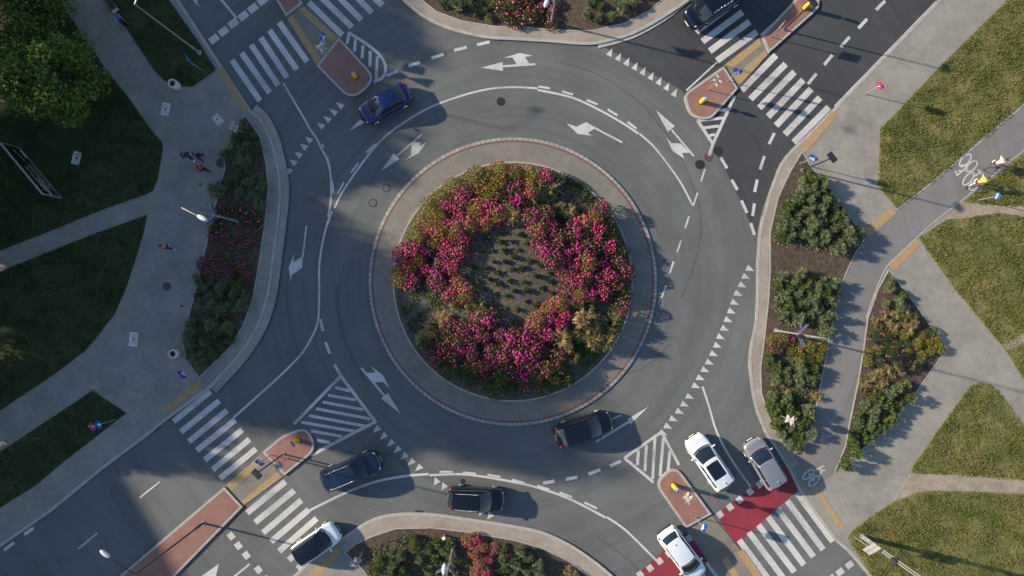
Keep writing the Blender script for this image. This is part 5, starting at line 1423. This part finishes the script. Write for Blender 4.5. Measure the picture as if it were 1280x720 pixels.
# ================================================================= people
SKIN = plain('skin', (.50, .29, .2), .55)
def skin_obj(name, V, E, Rd, mat, parent, root_i=0, sub=2):
    me = bpy.data.meshes.new('tmp'); me.from_pydata(V, E, []); o = bpy.data.objects.new('tmp', me); COL.objects.link(o)
    md = o.modifiers.new('s', 'SKIN'); md.use_smooth_shade = True
    for i, d in enumerate(me.skin_vertices[0].data):
        r = Rd[i]; d.radius = (r, r) if not isinstance(r, tuple) else r; d.use_root = (i == root_i)
    ss = o.modifiers.new('u', 'SUBSURF'); ss.levels = sub; ss.render_levels = sub
    dg = bpy.context.evaluated_depsgraph_get(); m2 = bpy.data.meshes.new_from_object(o.evaluated_get(dg))
    bpy.data.objects.remove(o); bpy.data.meshes.remove(me)
    m2.materials.clear(); m2.shade_smooth()
    return link(name, m2, mat, parent)
def person(px, py, z, az, label, J, top, legs, hair, shoes, sleeves=True, longlegs=True, group=None):
    """J: joints in metres, x forward, y left, z up"""
    x, y = XY((px, py)); root = empty('person', (x, y, z), R(az), label, 'person', group)
    V = []; E = []; Rd = []; ix = {}
    def add(n, r, par=None, p=None):
        V.append(Vector(p if p is not None else J[n])); Rd.append(r); ix[n] = len(V) - 1
        if par is not None: E.append((ix[par], ix[n]))
    add('pelvis', (.13, .10)); add('waist', (.115, .09), 'pelvis'); add('chest', (.145, .105), 'waist'); add('neck', .055, 'chest')
    head = Vector(J['head']); add('jaw', (.062, .066), 'neck', head + Vector((.015, 0, -.09))); add('skull', (.076, .092), 'jaw', head + Vector((0, 0, .02))); add('crown', .05, 'skull', head + Vector((-.01, 0, .10)))
    for s, sg in (('L', 1), ('R', -1)):
        add('sh' + s, .055, 'chest'); add('el' + s, .042, 'sh' + s); add('wr' + s, .029, 'el' + s)
        w = Vector(J['wr' + s]); d = (w - Vector(J['el' + s])).normalized(); side = d.cross(Vector((0, 0, 1)));
        side = side.normalized() if side.length > .1 else Vector((1, 0, 0)); nrm = d.cross(side).normalized()
        add('pa' + s, (.034, .024), 'wr' + s, w + d * .07)
        for k in range(4):
            o = side * (.024 - .016 * k); ln = (.075, .085, .08, .062)[k]
            add('f%d' % k + s, .010, 'pa' + s, w + d * .11 + o); add('g%d' % k + s, .009, 'f%d' % k + s, w + d * (.11 + ln * .5) + o * 1.15 + nrm * .012); add('h%d' % k + s, .008, 'g%d' % k + s, w + d * (.11 + ln * .85) + o * 1.15 + nrm * .035)
        add('t1' + s, .012, 'pa' + s, w + d * .05 + side * .042); add('t2' + s, .010, 't1' + s, w + d * .09 + side * .062)
        add('hi' + s, .09, 'pelvis'); add('kn' + s, .058, 'hi' + s); add('an' + s, .037, 'kn' + s); add('to' + s, .035, 'an' + s)
    skin_obj('body', V, E, Rd, SKIN, root)
    # jacket or shirt, trousers, shoes, hair as garments over the body
    def sub(names, edges, rads, nm, mat):
        vi = {n: i for i, n in enumerate(names)}
        skin_obj(nm, [Vector(J[n]) if n in J else n for n in names], [(vi[a], vi[b_]) for a, b_ in edges], rads, mat, root, 0)
    tn = ['chest', 'waist', 'pelvis', 'shL', 'elL', 'shR', 'elR']; te = [('chest', 'waist'), ('waist', 'pelvis'), ('chest', 'shL'), ('shL', 'elL'), ('chest', 'shR'), ('shR', 'elR')]; tr = [(.172, .13), (.145, .118), (.15, .125), .078, .06, .078, .06]
    if sleeves: tn += ['wrL', 'wrR']; te += [('elL', 'wrL'), ('elR', 'wrR')]; tr += [.043, .043]
    sub(tn, te, tr, 'shirt', top)
    ln = ['pelvis', 'hiL', 'knL', 'hiR', 'knR']; le = [('pelvis', 'hiL'), ('hiL', 'knL'), ('pelvis', 'hiR'), ('hiR', 'knR')]; lr = [(.155, .125), .11, .076, .11, .076]
    if longlegs: ln += ['anL', 'anR']; le += [('knL', 'anL'), ('knR', 'anR')]; lr += [.055, .055]
    sub(ln, le, lr, 'trousers', legs)
    for s in 'LR':
        a = Vector(J['an' + s]); t = Vector(J['to' + s]); b = bm_new(); m = a.lerp(t, .5); an = math.atan2((t - a).y, (t - a).x)
        ball(b, (m.x, m.y, min(a.z, t.z) + .015), 1, ((t - a).length * .5 + .085, .055, .055), 10, 7, an); obj('shoe', b, shoes, root, True)
    b = bm_new(); ball(b, head + Vector((-.018, 0, .055)), 1, (.112, .095, .105), 14, 10)
    ball(b, head + Vector((-.05, 0, -.03)), 1, (.07, .088, .10), 12, 8); obj('hair', b, hair, root, True)
    b = bm_new(); ball(b, head + Vector((.098, 0, -.015)), .018, (1, .7, 1.4), 8, 6)
    for sg in (-1, 1): ball(b, head + Vector((-.005, sg * .088, 0)), .026, (.6, .35, 1.1), 8, 6)
    obj('nose_and_ears', b, SKIN, root, True)
    b = bm_new()
    for sg in (-1, 1): ball(b, head + Vector((.084, sg * .032, .02)), .011, (1, 1, 1), 8, 6)
    obj('eyes', b, M['black'], root, True)
    b = bm_new(); ball(b, head + Vector((.083, 0, -.065)), .012, (.8, 2, .5), 8, 6); obj('mouth', b, plain('lips', (.4, .14, .12), .5), root, True)
    return root
def walk(h=1.72, st=.24, lead=1, arm=.2):
    k = h / 1.72
    J = dict(pelvis=(0, 0, .93), waist=(.01, 0, 1.10), chest=(.02, 0, 1.32), neck=(.03, 0, 1.48), head=(.06, 0, 1.60))
    for s, sg in (('L', 1), ('R', -1)):
        f = lead * sg
        J['sh' + s] = (.02, sg * .18, 1.40); J['el' + s] = (.0 - f * arm * .45, sg * .235, 1.13); J['wr' + s] = (.08 - f * arm, sg * .23, .90)
        J['hi' + s] = (0, sg * .09, .88); J['kn' + s] = (.06 + f * st * .55, sg * .095, .49); J['an' + s] = (-.02 + f * st, sg * .09, .085 + (.05 if f < 0 else 0)); J['to' + s] = (.12 + f * st, sg * .10, .04)
    return {a: Vector(v) * k for a, v in J.items()}
DK = plain('dark_navy_cloth', (.014, .016, .028), .9); BK = plain('black_cloth', (.010, .010, .012), .9); RUST = plain('rust_brown_cloth', (.16, .065, .03), .9)
HB = plain('black_hair', (.012, .009, .008), .6); HBR = plain('brown_hair', (.05, .028, .015), .6); SHW = plain('white_shoes', (.8, .8, .8), .5); SHB = plain('black_shoes', (.015, .015, .015), .5)
TAN = plain('tan_cloth', (.3, .17, .09), .9); GREY = plain('light_grey_cloth', (.4, .4, .42), .9)
PG = 'people walking on the western pavement'
person(241, 197, .125, -75, 'pedestrian in dark clothes and white shoes walking left of a companion', walk(1.76, .27, 1), DK, BK, HB, SHW, group=PG)
person(254.5, 197, .125, -75, 'pedestrian in dark clothes and dark shoes walking right of a companion', walk(1.70, .24, -1), BK, DK, HB, SHB, group=PG)
person(259, 213, .125, -40, 'pedestrian in a rust brown top walking behind the dark clothed pair', walk(1.66, .26, 1), RUST, BK, HB, SHB, group=PG)
person(215, 309, .125, 160, 'lone pedestrian in a tan top and black trousers on the wide pavement', walk(1.7, .28, -1), TAN, BK, HB, SHW, group=PG)
# cyclists -------------------------------------------------------------------
def ride(k=1.0):
    J = dict(pelvis=(-.20, 0, 1.0), waist=(-.12, 0, 1.15), chest=(.08, 0, 1.36), neck=(.18, 0, 1.49), head=(.26, 0, 1.60))
    for s, sg in (('L', 1), ('R', -1)):
        J['sh' + s] = (.10, sg * .18, 1.42); J['el' + s] = (.28, sg * .27, 1.20); J['wr' + s] = (.42, sg * .25, 1.06)
        J['hi' + s] = (-.19, sg * .09, .96)
    J['knL'] = (.20, .12, .88); J['anL'] = (.06, .12, .49); J['toL'] = (.19, .13, .43)
    J['knR'] = (.10, -.12, .62); J['anR'] = (-.02, -.12, .23); J['toR'] = (.11, -.13, .18)
    return {a: Vector(v) for a, v in J.items()}
def bicycle(px, py, az, label, frame):
    x, y = XY((px, py)); root = empty('bicycle', (x, y, .132), R(az), label, 'bicycle', 'bicycles on the cycle path')
    for cx in (-.52, .54):
        b = bm_new(); torus(b, (cx, 0, .34), .325, .02, 'Y', 32, 6); w = obj('wheel', b, M['rubber'], root)
        b = bm_new(); torus(b, (cx, 0, .34), .30, .010, 'Y', 32, 5)
        for k in range(10): a = k * math.pi / 5; tube(b, (cx, 0, .34), (cx + .3 * math.cos(a), 0, .34 + .3 * math.sin(a)), .003, n=4)
        obj('rim', b, M['rim'], w)
    b = bm_new()
    bb = (-.05, 0, .30); st = (-.22, 0, .82); hd = (.38, 0, .86); hb_ = (.42, 0, .68)
    for p, q in ((bb, st), (bb, hb_), (st, hd), ((-.52, 0, .34), bb), ((-.52, 0, .34), (-.19, 0, .74)), (hd, hb_), (hb_, (.54, 0, .34)), (hd, (.36, 0, 1.02))): tube(b, p, q, .02, n=7)
    obj('frame', b, frame, root)
    b = bm_new(); tube(b, (.36, -.29, 1.03), (.36, .29, 1.03), .016, n=7)
    for s in (-1, 1): tube(b, (.36, s * .27, 1.03), (.30, s * .3, 1.03), .02, n=7)
    obj('handlebar', b, M['chrome'], root)
    b = bm_new(); ball(b, (-.24, 0, .90), 1, (.14, .08, .04), 10, 6); tube(b, (-.22, 0, .82), (-.235, 0, .89), .016, n=6); obj('saddle', b, M['black'], root, True)
    b = bm_new(); tube(b, (-.05, .10, .30), (.10, .10, .38), .012, n=5); tube(b, (-.05, -.10, .30), (.02, -.10, .16), .012, n=5); tube(b, (-.05, -.1, .30), (-.05, .1, .30), .02, n=6)
    box(b, (.10, .14, .385), (.1, .08, .02)); box(b, (.02, -.14, .155), (.1, .08, .02)); obj('pedals', b, M['black'], root)
    return root
YEL = plain('yellow_shirt_cloth', (.60, .60, .07), .9); PINK = plain('pale_pink_cloth', (.78, .55, .45), .9); RED = plain('dark_red_cloth', (.16, .035, .04), .9)
AZ = math.degrees(math.atan2(43, 60))
bicycle(1213, 229, AZ, 'white framed bicycle ridden by the cyclist in yellow', M['signwhite'])
person(1213, 229, .132, AZ, 'cyclist in a bright yellow shirt and dark red shorts', ride(), YEL, RED, HBR, SHW, False, False, 'cyclists on the cycle path')
bicycle(1235, 206, AZ, 'dark framed bicycle ridden by the cyclist in pale pink', M['darksteel'])
person(1235, 206, .132, AZ, 'cyclist in a pale pink top and dark red shorts riding ahead', ride(), PINK, RED, HBR, SHW, True, False, 'cyclists on the cycle path')
x, y = XY((1234, 208)); root = empty('bag', (x, y, .132), R(AZ), 'turquoise bag beside the front wheel of the leading bicycle', 'bag')
b = bm_new(); box(b, (.50, -.16, .74), (.34, .24, .30), bev=.06); obj('pouch', b, plain('turquoise_cloth', (.10, .55, .68), .7), root)
b = bm_new(); box(b, (.50, -.16, .895), (.2, .26, .02), bev=.006); obj('flap', b, M['signblue'], root)
# ================================================================= apartment block west of the junction (throws the long evening shade)
def block(px, py, dirv, L, D, H, label):
    x, y = XY((px, py)); a = math.atan2(-dirv[1], dirv[0]); root = empty('apartment_building', (x, y, 0), a, label, 'building')
    wallm = ground_mat('rendered_wall', [(.3, (.42, .38, .32)), (.7, (.52, .48, .41))], .6, 20)
    b = bm_new(); box(b, (L / 2, -D / 2, H / 2), (L, D, H)); obj('wall', b, wallm, root)
    b = bm_new(); box(b, (L / 2, -D / 2, H + .12), (L + .5, D + .5, .24)); r = obj('roof', b, M['concrete'], root)
    b = bm_new(); box(b, (L * .7, -D / 2, H + .9), (1.2, .8, 1.3)); obj('chimney', b, wallm, r)
    n = int(L / 3.2)
    for fl in range(int(H / 3)):
        for k in range(n):
            cx = (k + .5) * L / n; cz = 1.7 + fl * 3
            b = bm_new(); box(b, (cx, .02, cz), (1.5, .08, 1.5)); w = obj('window', b, M['signwhite'], root)
            b = bm_new(); box(b, (cx, .055, cz), (1.3, .02, 1.3)); obj('pane', b, M['carglass'], w)
    return root
block(-483, 437, (55, 89), 27, 12, 15, 'cream apartment block with a flat roof beyond the western lawn')

# ================================================================= light and camera
ELEV = 20.5; AZD = 14
w = bpy.data.worlds.new('World'); scene.world = w; w.use_nodes = True
nt = w.node_tree; bg = nt.nodes['Background']
sky = nt.nodes.new('ShaderNodeTexSky'); sky.sky_type = 'NISHITA'; sky.sun_disc = False
sky.sun_elevation = R(ELEV); sdir = (-math.cos(R(AZD)), math.sin(R(AZD)))
sky.sun_rotation = math.atan2(sdir[0], sdir[1]) % (2 * math.pi)
sky.air_density = 1.0; sky.dust_density = .6; sky.ozone_density = 1.5
nt.links.new(sky.outputs['Color'], bg.inputs['Color']); bg.inputs['Strength'].default_value = .102
sun = bpy.data.lights.new('Sun', 'SUN'); sun.energy = 4.75; sun.angle = R(.9); sun.color = (1, .84, .64)
so = bpy.data.objects.new('Sun', sun); COL.objects.link(so)
ld = Vector((math.cos(R(AZD)) * math.cos(R(ELEV)), -math.sin(R(AZD)) * math.cos(R(ELEV)), -math.sin(R(ELEV))))
so.rotation_euler = ld.to_track_quat('-Z', 'Y').to_euler(); so.location = (-60, 20, 40)
cam = bpy.data.cameras.new('Camera'); cam.lens = 24; cam.sensor_width = 36; cam.clip_end = 2000; cam.clip_start = .5
co = bpy.data.objects.new('Camera', cam); COL.objects.link(co); co.location = (0, 0, CAM_H); scene.camera = co
scene.view_settings.view_transform = 'Standard'; scene.view_settings.look = 'None'; scene.view_settings.gamma = 1; scene.view_settings.use_curve_mapping = False
scene.view_settings.exposure = .97
scene.cycles.max_bounces = 6; scene.cycles.diffuse_bounces = 3; scene.cycles.transparent_max_bounces = 8
